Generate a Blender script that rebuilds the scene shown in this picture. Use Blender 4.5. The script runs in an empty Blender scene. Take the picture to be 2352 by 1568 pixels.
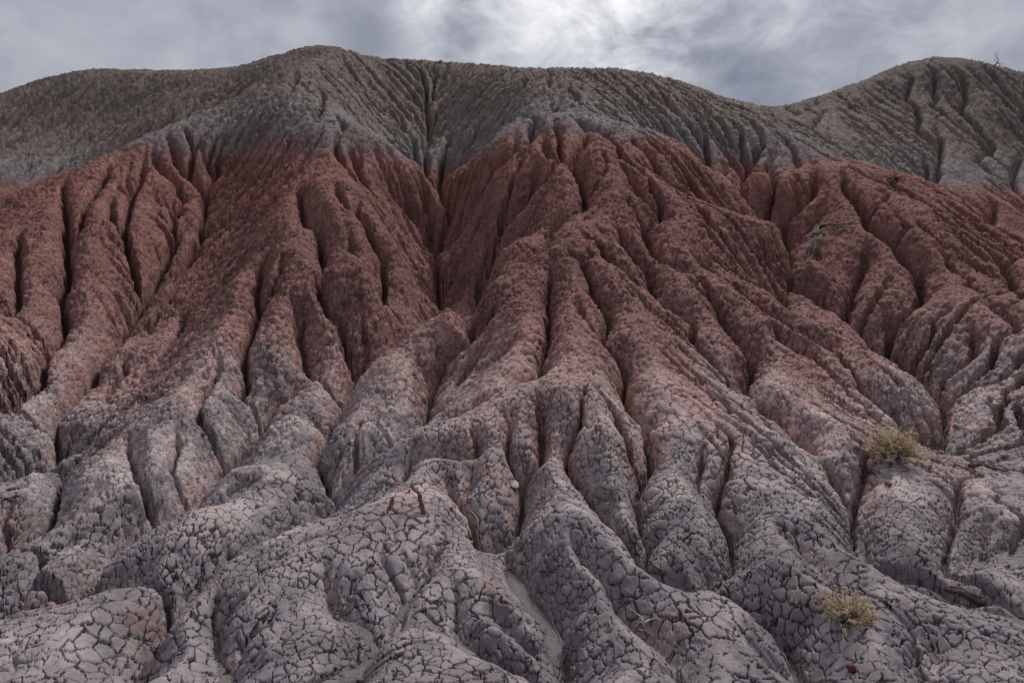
import bpy, math, random, time
import numpy as np
from mathutils import Vector, Matrix

T0 = time.time()
scene = bpy.context.scene
COL = scene.collection

# ------------------------------------------------------------------ camera
PITCH = math.radians(-4.5)
F = 1568.0                                    # focal length in units of a 2352 x 1568 picture (24 mm on 36 mm)
cam_data = bpy.data.cameras.new('camera')
cam_data.lens = 24.0
cam_data.sensor_width = 36.0
cam_data.clip_start = 0.05
cam_data.clip_end = 8000.0
cam = bpy.data.objects.new('camera', cam_data)
COL.objects.link(cam)
cam.location = (0, 0, 0)
cam.rotation_euler = (math.radians(90) + PITCH, 0, 0)
scene.camera = cam

# ------------------------------------------------------------------ world and sun
SUN_EL, SUN_AZ = math.radians(50), math.radians(32)      # behind the hill, a little to the right of the view
world = bpy.data.worlds.new('World')
scene.world = world
world.use_nodes = True


def build_world():
    nt = world.node_tree
    N, L = nt.nodes, nt.links
    N.clear()
    out = N.new('ShaderNodeOutputWorld')
    sky = N.new('ShaderNodeTexSky')
    sky.sky_type = 'NISHITA'
    sky.sun_disc = False
    sky.sun_elevation = SUN_EL
    sky.sun_rotation = SUN_AZ
    bg_sky = N.new('ShaderNodeBackground')
    bg_sky.inputs['Strength'].default_value = 0.05
    L.new(sky.outputs[0], bg_sky.inputs[0])
    tc = N.new('ShaderNodeTexCoord')
    nrm = N.new('ShaderNodeVectorMath'); nrm.operation = 'NORMALIZE'
    L.new(tc.outputs['Generated'], nrm.inputs[0])
    D = nrm.outputs[0]
    sep = N.new('ShaderNodeSeparateXYZ'); L.new(D, sep.inputs[0])

    def math_(op, a, b=None, c=None, clamp=False):
        n = N.new('ShaderNodeMath'); n.operation = op; n.use_clamp = clamp
        for i, v in enumerate((a, b, c)):
            if v is None: continue
            if isinstance(v, (int, float)): n.inputs[i].default_value = v
            else: L.new(v, n.inputs[i])
        return n.outputs[0]

    # cloud deck: direction projected on a flat layer overhead
    zz = math_('ADD', math_('MAXIMUM', sep.outputs[2], 0.0), 0.42)
    px = math_('DIVIDE', sep.outputs[0], zz)
    py = math_('DIVIDE', sep.outputs[1], zz)
    comb = N.new('ShaderNodeCombineXYZ'); L.new(px, comb.inputs[0]); L.new(py, comb.inputs[1])

    def noise(scale, detail, rough, off, dist=0.0, vec=None):
        m = N.new('ShaderNodeMapping'); m.inputs['Location'].default_value = off
        L.new(vec or comb.outputs[0], m.inputs[0])
        n = N.new('ShaderNodeTexNoise'); n.inputs['Scale'].default_value = scale
        n.inputs['Detail'].default_value = detail; n.inputs['Roughness'].default_value = rough
        n.inputs['Distortion'].default_value = dist
        L.new(m.outputs[0], n.inputs[0])
        return n.outputs[0]

    st = N.new('ShaderNodeVectorMath'); st.operation = 'MULTIPLY'; L.new(D, st.inputs[0]); st.inputs[1].default_value = (1, 1, 1.7)
    S_ = st.outputs[0]
    n1 = noise(2.6, 6, 0.52, (3.1, 1.7, 0), 0.25, S_)
    n2 = noise(7.5, 9, 0.58, (7.4, 2.2, 5), 0.6, S_)
    n3 = noise(21.0, 8, 0.6, (1.4, 4.2, 2), 0.4, S_)

    def lobe(u, v, sharp):
        """soft patch of cloud round the direction of picture point (u, v)"""
        dx, dz = (u - 1176) / F, (784 - v) / F
        d = Vector((dx, math.cos(PITCH) - dz * math.sin(PITCH), math.sin(PITCH) + dz * math.cos(PITCH))).normalized()
        dp = N.new('ShaderNodeVectorMath'); dp.operation = 'DOT_PRODUCT'
        L.new(D, dp.inputs[0]); dp.inputs[1].default_value = d
        return math_('POWER', math_('MAXIMUM', dp.outputs['Value'], 0.0), sharp)

    # thin places in the deck (bright) and thick ones (dark)
    val = math_('ADD', 0.275, math_('MULTIPLY', math_('SUBTRACT', n1, 0.5), 0.36))
    n2c = math_('ADD', math_('SUBTRACT', n2, 0.5), math_('MULTIPLY', math_('SUBTRACT', n3, 0.5), .45))
    bright = math_('ADD', math_('MULTIPLY', lobe(1430, 85, 60), 0.17), math_('MULTIPLY', lobe(1000, -10, 220), 0.20))
    bright = math_('ADD', bright, math_('MULTIPLY', lobe(1600, -150, 14), 0.10))
    bright = math_('MULTIPLY', bright, math_('ADD', 0.95, math_('MULTIPLY', n2c, 4.0)))
    bright = math_('ADD', bright, math_('MULTIPLY', lobe(150, 60, 25), 0.08))
    dark = math_('ADD', math_('MULTIPLY', lobe(1060, 60, 700), 0.24), math_('MULTIPLY', lobe(860, 70, 700), 0.22))
    dark = math_('ADD', dark, math_('MULTIPLY', lobe(1680, 180, 260), 0.20))
    dark = math_('MULTIPLY', dark, math_('ADD', 1.0, math_('MULTIPLY', n2c, 2.0)))
    val = math_('SUBTRACT', math_('ADD', val, bright), dark)
    val = math_('ADD', val, math_('MULTIPLY', n2c, 0.20))
    val = math_('MAXIMUM', val, 0.10)
    # overcast: the zenith is brighter than the horizon
    zen = math_('ADD', 1.0, math_('MULTIPLY', math_('POWER', math_('MAXIMUM', sep.outputs[2], 0.0), 1.5), ZENITH))
    ramp = N.new('ShaderNodeValToRGB')
    e = ramp.color_ramp.elements
    e[0].position = 0.10; e[0].color = (0.058, 0.066, 0.091, 1)
    e[1].position = 0.85; e[1].color = (0.394, 0.400, 0.409, 1)
    x = ramp.color_ramp.elements.new(0.30); x.color = (0.120, 0.128, 0.156, 1)
    x = ramp.color_ramp.elements.new(0.55); x.color = (0.237, 0.248, 0.268, 1)
    L.new(val, ramp.inputs[0])
    bg_c = N.new('ShaderNodeBackground')
    zf = math_('POWER', math_('MAXIMUM', sep.outputs[2], 0.0), 1.2)
    warm = N.new('ShaderNodeMix'); warm.data_type = 'RGBA'; warm.blend_type = 'MULTIPLY'
    L.new(zf, warm.inputs[0]); L.new(ramp.outputs[0], warm.inputs[6]); warm.inputs[7].default_value = (1.0, .90, .80, 1)
    L.new(warm.outputs[2], bg_c.inputs[0]); L.new(zen, bg_c.inputs[1])
    mix = N.new('ShaderNodeMixShader'); mix.inputs[0].default_value = 0.95
    L.new(bg_sky.outputs[0], mix.inputs[1]); L.new(bg_c.outputs[0], mix.inputs[2])
    L.new(mix.outputs[0], out.inputs[0])


ZENITH = 1.9
build_world()

sun_data = bpy.data.lights.new('sun', 'SUN')
sun_data.energy = 1.5
sun_data.angle = math.radians(14)
sun_data.color = (1.0, 0.96, 0.91)
sun = bpy.data.objects.new('sun', sun_data)
COL.objects.link(sun)
sd = Vector((math.sin(SUN_AZ) * math.cos(SUN_EL), math.cos(SUN_AZ) * math.cos(SUN_EL), math.sin(SUN_EL)))
sun.rotation_euler = sd.to_track_quat('Z', 'Y').to_euler()

vs = scene.view_settings
vs.view_transform = 'Standard'
vs.look = 'None'
vs.gamma = 1.0
vs.exposure = 1.1
vs.use_curve_mapping = False
scene.cycles.max_bounces = 4
scene.cycles.diffuse_bounces = 1

# ------------------------------------------------------------------ terrain: helpers
CP, SP = math.cos(PITCH), math.sin(PITCH)


def ray(u, v):
    dx, dz = (u - 1176) / F, (784 - v) / F
    return dx, CP - dz * SP, SP + dz * CP


def pt(u, v, Y):
    """place on the sight line of picture point (u, v) at ground distance Y"""
    a, b, c = ray(u, v)
    return a / b * Y, Y, c / b * Y


# survey points of the large forms: (u, v, Y); ridges, spurs and flanks that are seen
SEEN = """
0,222,22 120,175,22.5 230,152,22.5 350,155,21.5 450,156,20 560,148,18.5 650,120,17.4 730,98,17 800,104,17 860,125,17.4
960,131,19 1060,139,18.5 1130,142,17 1200,149,17.6 1300,149,18 1400,151,18 1470,159,18.3 1570,184,18.5 1660,221,19 1770,243,20
1880,210,21 1960,180,22 2050,140,23 2130,123,23.5 2220,140,23.5 2352,186,23.5
-150,290,21.5 2500,240,23.5
1200,250,12.9 1280,300,10.7 1330,400,9.1 1370,520,7.45 1350,620,6.35 1340,800,4.86 1340,950,4.05 1350,1150,3.18 1400,1400,2.45 1450,1568,2.07
560,205,15.5 450,265,13.4 350,315,12.1 180,385,11.0 0,455,10.5 -150,530,9.6
0,400,16.6 0,300,19.4 230,250,19.5 230,330,17.3 100,380,16.6 450,210,18.2 -150,420,16 -150,340,18.5 350,270,17.3
740,235,12.7 740,325,11.0 700,450,8.97 620,600,7.15 560,750,5.81 450,900,4.79 350,1050,4.01 200,1250,3.17 100,1450,2.575 0,1568,2.32
740,165,14.6 1160,195,14.6 1000,170,18
250,500,9.2 0,600,7.9 150,620,7.9 100,800,6.0 0,900,5.2 0,1060,4.3 0,520,9.3
1000,300,15.5 980,210,17.2
1130,600,7.3 1070,690,6.6 960,750,6.1 870,820,5.5 700,930,4.9 560,1080,4.1 650,1130,3.85 400,1200,3.45 250,1350,2.9 400,1500,2.4
900,560,8.2 900,680,7.0 800,600,7.6 850,450,9.4 900,350,11.5
1150,450,9.6 1100,380,11.0 1250,620,6.6 1200,750,5.5 1100,900,4.75 950,1010,4.2 1100,1050,3.85
1450,300,11.2 1560,330,11.1 1700,450,9.8 1800,540,8.5 1600,450,9.3 1500,400,9.4
1600,600,7.3 1700,750,5.85 1930,740,6.6 2100,880,5.5 1850,820,5.7 1900,950,4.7 1750,1000,4.2 1900,1150,3.6 1700,1300,2.85 1550,1000,4.05 1600,1150,3.4 1550,850,4.9 1500,700,5.9
1800,1450,2.45 2000,1500,2.35 2000,1350,2.75
1850,300,14.4 1850,360,12.7 1950,420,11 2050,385,12.3 2200,450,11.3 2352,540,10.2 2500,600,9.4 1700,330,13.6 1760,400,11.4
2000,560,9 2150,600,8.5 2100,750,7 2300,800,6.2 2300,950,5.2 2300,1050,4.6 2050,1035,4.4 2300,1250,3.4 2100,1200,3.5 2200,1400,2.7 2352,1568,2.25 2000,480,9.9 2250,650,7.9
2150,300,18.6 2130,200,21.2 2352,300,19 2352,400,17 1960,260,18.8 2250,250,19.8 1880,280,17.6 2150,400,16.2 2280,470,14.9 2500,480,15.2 2500,380,17.2
900,1135,3.5 800,1180,3.35 1030,1200,3.3 900,1300,2.9 900,1568,2.1 700,1350,2.75 1100,1400,2.6 600,1500,2.35
1200,1568,2.07 600,1568,2.2 1250,1300,2.75
"""
# thalwegs and hidden ground, as (u of the sight line, Y, z)
HIDDEN = """
0,13.4,.85 200,14.2,1.5 350,15.2,2.3 -150,12.8,.6 100,12.4,1.2 250,13.2,1.9
500,11.5,1.8 470,10.0,.70 400,8.9,.08 330,7.6,-.50 210,6.0,-1.02 130,4.6,-1.24 100,3.75,-1.32 -60,3.3,-1.38
1010,13,1.8 1020,10.8,.52 1010,9,-.28 1000,8,-.55 920,7.0,-.76 840,6.2,-.82 760,5.2,-1.0 745,4.5,-1.12 765,4.0,-1.24
1090,7.0,-.32 1030,5.6,-.72 970,4.7,-.95
1680,12.3,1.65 1760,10.8,.70 1810,9,-.12 1930,7.2,-.85 2060,6.3,-.9 2165,5.0,-1.14
2130,14.3,1.55 2300,13.2,.55 2000,15.6,2.5 2450,12.5,.15 2200,12.6,1.15 2352,11.8,.5
780,3.72,-1.28 1100,3.32,-1.26
715,5.75,-.86 612,5.15,-1.06 525,4.55,-1.18 434,3.95,-1.29 346,3.5,-1.35 200,3.05,-1.38
"""
ctrl = []
for tok in SEEN.split():
    u, v, Y = map(float, tok.split(','))
    ctrl.append(pt(u, v, Y))
for tok in HIDDEN.split():
    u, Y, z = map(float, tok.split(','))
    a, b, c = ray(u, 700)
    ctrl.append((a / b * Y, Y, z))
# behind the skyline and out of frame
for u in range(-300, 2701, 250):
    for Y, z in ((27.5, 4.6), (32, 3.0), (45, 1.2)):
        ctrl.append(((u - 1176) / F * Y, Y, z))
for th, rows in {62: ((3, -1.25), (6, -.5), (10, .9), (18, 3.8), (26, 3)), 80: ((3, -1.45), (6, -1.0), (10, -.2), (20, 1.6)),
                 110: ((3, -1.6), (8, -1.5), (20, -.9)), 180: ((3, -1.75), (8, -1.9), (20, -2.2)), 145: ((3, -1.7), (8, -1.8), (20, -2.0))}.items():
    for s in (-1, 1):
        for r, z in rows:
            t = math.radians(th) * s
            ctrl.append((math.sin(t) * r, math.cos(t) * r, z))
for k in range(-6, 7):
    t = math.radians(k * 30)
    f = max(0, math.cos(t))
    for r, z in ((.2, -1.62), (.6, -1.6 + .02 * f), (1.2, -1.6 + .13 * f), (60, -1.5), (150, -3), (600, -4), (3500, -6)):
        ctrl.append((math.sin(t) * r, math.cos(t) * r, z))
ctrl = np.array(ctrl)


def to_lp(x, y):
    return np.arctan2(x, y), np.log(np.hypot(x, y))


ct, cr = to_lp(ctrl[:, 0], ctrl[:, 1])
# keep points that fall on +-180 deg distinct
cz = ctrl[:, 2]


def tps_fit(a, b, z, lam):
    n = len(a)
    d2 = (a[:, None] - a[None]) ** 2 + (b[:, None] - b[None]) ** 2
    K = 0.5 * d2 * np.log(d2 + 1e-12)
    P = np.stack([np.ones(n), a, b], 1)
    A = np.zeros((n + 3, n + 3))
    A[:n, :n] = K + lam * np.eye(n)
    A[:n, n:] = P
    A[n:, :n] = P.T
    return np.linalg.solve(A, np.concatenate([z, np.zeros(3)]))


def tps_eval(w, a, b, qa, qb):
    n = len(a)
    out = np.full(qa.shape, w[n]) + w[n + 1] * qa + w[n + 2] * qb
    for i in range(n):
        d2 = (qa - a[i]) ** 2 + (qb - b[i]) ** 2
        out += w[i] * 0.5 * d2 * np.log(d2 + 1e-12)
    return out


W = tps_fit(ct, cr, cz, 2e-4)


def catmull(n_src, x0, step, q):
    """indices and weights of cubic interpolation along one axis"""
    f = (q - x0) / step
    i = np.clip(np.floor(f).astype(int), 1, n_src - 3)
    t = np.clip(f - i, 0, 1)
    w = np.stack([-.5 * t + t * t - .5 * t ** 3, 1 - 2.5 * t * t + 1.5 * t ** 3, .5 * t + 2 * t * t - 1.5 * t ** 3, -.5 * t * t + .5 * t ** 3], 1)
    return np.stack([i - 1, i, i + 1, i + 2], 1), w


def resample(src, x0, sx, qx, y0, sy, qy):
    i, w = catmull(src.shape[0], x0, sx, qx)
    a = sum(src[i[:, k]] * w[:, k, None] for k in range(4))
    j, v = catmull(src.shape[1], y0, sy, qy)
    return sum(a[:, j[:, k]] * v[None, :, k] for k in range(4))


# coarse macro sheet over everything
MS = 0.02
m_t = np.arange(-math.pi - .1, math.pi + .1, MS)
m_r = np.arange(math.log(.15), math.log(3800), MS)
MT, MR = np.meshgrid(m_t, m_r, indexing='ij')
MACRO = tps_eval(W, ct, cr, MT, MR)

# fine log-polar sheet in which the gullies are cut
S = 0.0018
g_t = np.arange(-0.98, 0.98, S)
g_r = np.arange(math.log(1.3), math.log(38), S)
NT, NR = len(g_t), len(g_r)
GT, GR = np.meshgrid(g_t, g_r, indexing='ij')
RAD = np.exp(GR)
X, Yg = RAD * np.sin(GT), RAD * np.cos(GT)
h = resample(MACRO, m_t[0], MS, g_t, m_r[0], MS, g_r)
print('macro', round(time.time() - T0, 1))

rng = np.random.RandomState(7)


def _hash(ix, iy, seed):
    n = (ix * 374761393 + iy * 668265263 + seed * 974634777) & 0x7fffffff
    n = ((n ^ (n >> 13)) * 1274126177) & 0x7fffffff
    return ((n ^ (n >> 16)) & 0xffff) / 65535.0


def vnoise(x, y, seed=0):
    ix, iy = np.floor(x).astype(np.int64), np.floor(y).astype(np.int64)
    fx, fy = x - ix, y - iy
    fx, fy = fx * fx * (3 - 2 * fx), fy * fy * (3 - 2 * fy)
    a, b = _hash(ix, iy, seed), _hash(ix + 1, iy, seed)
    c, d = _hash(ix, iy + 1, seed), _hash(ix + 1, iy + 1, seed)
    return (a + (b - a) * fx) * (1 - fy) + (c + (d - c) * fx) * fy


def fbm(x, y, octs=4, seed=0, gain=.5):
    s, a, t = 0, 1, 0
    for k in range(octs):
        s = s + a * vnoise(x * 2 ** k + 17.3 * k, y * 2 ** k - 9.1 * k, seed + k)
        t += a
        a *= gain
    return s / t - .5


# ------------------------------------------------------------------ gullies read off the photograph
# class letter, crop letter, then X,Y pairs from the head of the gully downstream (crops are 1280 x 860 windows enlarged 1.8234 times)
CROP = dict(A=(0, 0), B=(1280, 0), C=(2560, 0), D=(0, 850), E=(1280, 850), F=(2560, 850), G=(0, 1700), H=(1280, 1700), I=(2560, 1700))
CROP['J'] = (0, 1000)                        # a wider window, full size / 1.4286
GULLIES = """
M A 1690,880 1600,1000 1490,1150 1480,1215 1420,1290 1400,1400 1410,1500
L D 1330,10 1250,80 1190,190 1100,330 1020,470 960,580 880,680 780,820 700,900 650,960 640,1040 570,1090 440,1200 390,1330 395,1450 400,1568 G 420,60 250,130 60,200 -100,260
L A 430,1290 440,1400 450,1520 D 455,120 465,250 460,380 410,470 440,560 440,700 400,780 320,860 290,960 280,1040 200,1120 60,1230 0,1290
M A 610,1340 580,1450 560,1560 D 500,60 465,140
M A 740,1150 720,1230 640,1340 620,1400
M A 770,1380 765,1460 780,1540
M A 960,1170 975,1220 900,1360 870,1480 850,1568 D 850,90
M A 1050,1030 1060,1120 1110,1190 1200,1250
M A 1130,920 1190,1060 1240,1180 1330,1250 1400,1330
S A 1260,860 1300,940 1330,1010
S A 1480,1000 1490,1080 1500,1140
S A 1380,1000 1400,1080 1470,1150
S A 1180,1470 1190,1530 1180,1600
M D 840,30 870,150 910,280 930,380 950,480 970,570
M D 1160,60 1170,130 1190,190
M D 130,100 120,250 120,400 130,520 60,640
S D 720,600 730,700 740,810
L D 1930,110 1800,280 1765,400 1775,530 1740,640 1700,740 1665,860 1690,960 1690,1020 1640,1160
M D 1930,220 1900,330 1840,440 1790,520
M D 1720,170 1600,350 1500,480 1410,540
L A 2040,1330 2060,1440 2110,1550 D 2160,0 2190,100 2210,240 2230,300
M D 2170,380 2220,520 2260,590 2334,650
L D 2030,600 2060,720 2080,850 2110,980 2120,1010
L B 740,900 730,990 700,1060 680,1190 670,1270 690,1340 740,1400 750,1480
L B 1290,880 1310,950 1280,1010
M B 500,900 505,980 510,1100 600,1230 660,1260
M B 20,1020 100,1120 110,1180 160,1290
L B 30,1400 110,1420 110,1480 E 180,0 210,90 270,180 290,270 290,480
M B 280,1290 350,1350 430,1410 470,1480 560,1540
M B 540,1320 580,1420 620,1480
M B 410,770 430,870 490,930 500,980
M B 1370,880 1380,980 1420,1080 1500,1110
M B 1440,870 1490,960 1500,1060 1560,1130
L B 1600,860 1670,950 1650,1010 1590,1080 1590,1150 1620,1210 1655,1280 1665,1390 1640,1470 1590,1530 E 1440,60 1380,150 1290,250
M B 1310,940 1280,1010 1230,1100 1210,1180 1160,1260 1165,1320
L B 1400,1110 1330,1200 1310,1290 1280,1350 1240,1420 1140,1530
L B 1165,1320 1090,1420 1070,1500 1040,1568 E 1005,120 1010,250 1000,370 930,480 890,580 920,690 850,790 720,880 690,940 660,1000 620,1080 600,1220 570,1330 520,1400 400,1530 340,1568 H 110,120 0,190
M B 1190,930 1180,1080 1040,1180 1010,1260
S B 930,860 910,930 900,980
S B 1110,770 1160,830 1150,880
S B 1240,760 1260,820 1370,850
M B 1560,830 1700,900 1780,940 1830,980
M B 2040,1010 2110,1100 2160,1200 2230,1280 2334,1360
L B 1900,1170 2000,1290 2060,1370 2150,1440 2190,1520 E 2080,20 2120,150 2200,260 2334,340
M B 2080,1270 2180,1390 2190,1480
M A 2210,640 2200,740 2150,840
M A 2280,770 2310,820 2360,900
M A 2210,950 2100,1080 2050,1170
M A 2290,1290 2334,1370 2390,1450
M C 1530,440 1560,500 1540,570 1520,640
M C 1730,460 1725,600 1700,700
M C 1560,650 1610,750 1610,850
L C 1730,780 1730,900 1760,950 1750,1050 1740,1180 1700,1260
M C 1640,1030 1670,1130 1680,1230
M C 1930,530 1930,640 1900,740
M C 2130,860 2120,980 2000,1080
L C 2334,980 2280,1100 2260,1200 2290,1290
M C 2060,1240 2110,1350 2130,1450 2110,1560
M C 960,680 920,760 870,830
L C 440,960 490,1050 490,1120 440,1200 380,1290
M C 150,880 160,1000 175,1140
M C 320,1120 250,1220
M C 600,1150 610,1270 570,1430
L C 900,1190 895,1280 870,1350 790,1420 700,1500
L C 1080,1200 1100,1310 1190,1400 1240,1480 1270,1560 F 1400,100 1480,200 1530,270 1600,340 1620,420 1640,490 1560,600 1440,700 1410,790 1390,880
L F 690,60 730,130 730,280 700,370 870,470 980,590 1080,690 1120,770 1250,850 1390,900 1560,1000 1690,1110 1790,1210 1790,1350 1740,1430 1600,1540
L F 1230,100 1250,200 1240,300 1190,400 1140,520 1090,650
M F 2010,150 2130,230 2200,320 2260,400 2270,480
M F 2080,560 2200,640 2334,720
L F 0,400 130,500 230,560 300,680 370,770 430,840 470,900 470,960 440,1030 400,1100 400,1180
M F 50,560 70,680 60,760 150,880 250,990 330,1060 380,1140
M F 90,230 140,280 200,360
M F 320,400 400,470 520,560 700,680
M F 480,390 580,500 740,600
M F 560,740 700,820 860,900
M F 780,680 850,760 1000,850
M F 1170,1110 1300,1210 1460,1320
L F 470,1230 600,1320 700,1400 830,1490 860,1568
M F 1980,750 1980,900 1850,1010
M F 1700,1040 1750,1170
L E 1450,280 1430,400 1410,560 1420,700 1390,800 1360,900 1370,980 1270,1100
L E 1640,290 1700,400 1760,500 1820,590 1810,680 1780,780 1870,860 1940,940 1920,1040 1950,1150 1970,1200 2010,1300 2070,1350
M E 1590,470 1640,590 1720,670 1770,750
M E 1750,150 1850,260 1960,340 2080,440
L E 1860,70 2000,200 2090,310 2130,420 2140,490 2240,560 2320,640
M E 1190,770 1110,880 990,1010
M E 870,960 840,1060 740,1160 660,1220
M E 1000,1180 860,1300 700,1370
L E 1330,1220 1370,1370 1370,1480 1360,1540 H 1250,110 1240,250 1210,350 1190,480 1110,560 1030,640
M E 1180,1270 1150,1380 1140,1490 H 1180,30 1240,110
L E 1640,1260 1620,1370 1540,1500 H 1590,80 1700,220 1790,350 1880,460 2000,560 2050,630
M E 1870,1230 1900,1340 1960,1440 1980,1540
L E 2130,1240 2080,1350 2090,1420 2110,1510 H 2090,60 2030,160 2010,230 2040,330 2050,440 2100,520 2060,640 2080,720 2130,770 2280,880
L H 1030,640 1150,720 1260,850 1380,950 1480,1060 1470,1150 1520,1250 1530,1400 1540,1568
M H 1500,570 1640,670 1780,790 1840,900 1900,1020 2000,1120 2100,1220 2250,1340 2290,1430 2334,1520
M H 740,900 790,1000 760,1130 830,1220 960,1300 1100,1380 1300,1450 1500,1540
M H 720,690 620,760 580,830 480,920 400,1040 330,1150 280,1230 200,1290 130,1400 80,1500 60,1568
M H 0,1080 120,1150 230,1250
S H 300,780 360,850 440,920
M H 960,980 1080,1080 1200,1170 1340,1310
M E 900,1420 910,1560 H 500,50 430,170
M H 940,40 900,150 850,250
M H 680,120 770,260 870,380 950,540 1020,630
L G 2250,20 2300,200 2320,280 1980,490 1780,600 1560,710 1350,850 1280,930 1150,1060 1050,1160 950,1290 900,1400 940,1568
L I 1070,130 1080,230 1150,300
L I 1260,60 1220,190 1165,300 1190,450 1250,600 1280,740 1380,850 1560,950 1720,1030 1900,1080
M I 600,470 700,560 800,620 900,720 1000,830 1080,940
L I 330,50 280,200 230,320 330,460 350,580 310,700 200,810 210,920 400,1000 500,1060 640,1170 740,1230 790,1350 820,1450 830,1568
M I 130,0 110,130 95,220 200,310
M I 1860,200 1880,400 1830,560 1770,680 1830,850 1930,910 2050,1000 2200,1090 2334,1170
M I 2050,420 2060,560 2000,660 1880,770
M I 2334,560 2200,640 2050,700 1900,770
M I 1480,1120 1540,1170 1680,1280 1740,1340 1700,1450 1640,1568
S I 60,520 160,640 230,760
M G 440,160 400,230 370,380 300,530 140,640 0,740
M G 1560,60 1420,180 1290,300 1210,400 1030,480
M G 850,620 720,680 430,740 300,820 170,920 0,1010
M G 1350,880 1100,880 700,980 350,1050 180,1090 -60,1130
S G 2000,300 1970,420 1980,500
M G 880,60 940,140 960,150
M G 1480,1010 1450,1180 1480,1280 1530,1400 1560,1568
M G 2230,840 2290,1050 2390,1120
S D 1520,1000 1500,1100 1450,1190
M D 1460,1010 1340,1160 1370,1290 1390,1340
M D 1700,1330 1710,1390 1650,1450
M D 1190,1460 1200,1560
M D 1560,380 1410,540 1260,640 1200,780 1110,930 1000,1060 960,1140
S D 1280,1020 1150,1160 960,1250
L J 820,285 775,340 700,400 645,455 599,513 545,559 495,605 464,643 395,680 300,745 200,800 80,870 -30,915
L J 1000,230 960,265 925,340 890,375 838,430 832,475 858,535 880,595
M J 340,460 350,515 378,552
M J 470,425 458,490 440,520
M J 580,220 570,280 535,330 525,380
M J 260,690 180,735 90,790 0,835
M J 700,560 620,600 560,650
S J 1070,500 1060,560 1030,600
M D 180,760 280,850 310,930
"""
CLS = dict(S=(.09, .06, .6), M=(.135, .12, .58), L=(.21, .25, .52))     # half width, depth, profile power


def march(u, v, drop):
    """first ground met by the sight line of picture point (u, v) on the surface lowered by drop"""
    a, b, c = ray(u, v)
    r = np.exp(g_r)
    th = math.atan2(a, b)
    fi = (th - g_t[0]) / S
    i = int(np.clip(round(fi), 0, NT - 1))
    prof = h[i] - drop
    hh = math.hypot(a, b)
    zr = r * c / hh
    below = zr < prof
    k = int(np.argmax(below)) if below.any() else NR - 1
    if k == 0: k = 1
    d0, d1 = (zr[k - 1] - prof[k - 1]), (zr[k] - prof[k])
    t = d0 / (d0 - d1 + 1e-9)
    rr = r[k - 1] + (r[k] - r[k - 1]) * t
    return rr * math.sin(th), rr * math.cos(th)


def full_to_uv(x, y):
    return x * .6125, y * .6125


def smooth_line(P, n=4):
    P = np.array(P, float)
    Q = np.vstack([2 * P[0] - P[1], P, 2 * P[-1] - P[-2]])
    out = []
    for i in range(1, len(Q) - 2):
        for k in range(n):
            t = k / n
            out.append(Q[i - 1] * (-.5 * t + t * t - .5 * t ** 3) + Q[i] * (1 - 2.5 * t * t + 1.5 * t ** 3)
                       + Q[i + 1] * (.5 * t + 2 * t * t - 1.5 * t ** 3) + Q[i + 2] * (-.5 * t * t + .5 * t ** 3))
    out.append(P[-1])
    return np.array(out)


def sample_h(arr, x, y):
    t, r = math.atan2(x, y), math.log(math.hypot(x, y))
    i = int(np.clip((t - g_t[0]) / S, 0, NT - 1))
    j = int(np.clip((r - g_r[0]) / S, 0, NR - 1))
    return arr[i, j]


CARVE = np.zeros_like(h)
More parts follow.
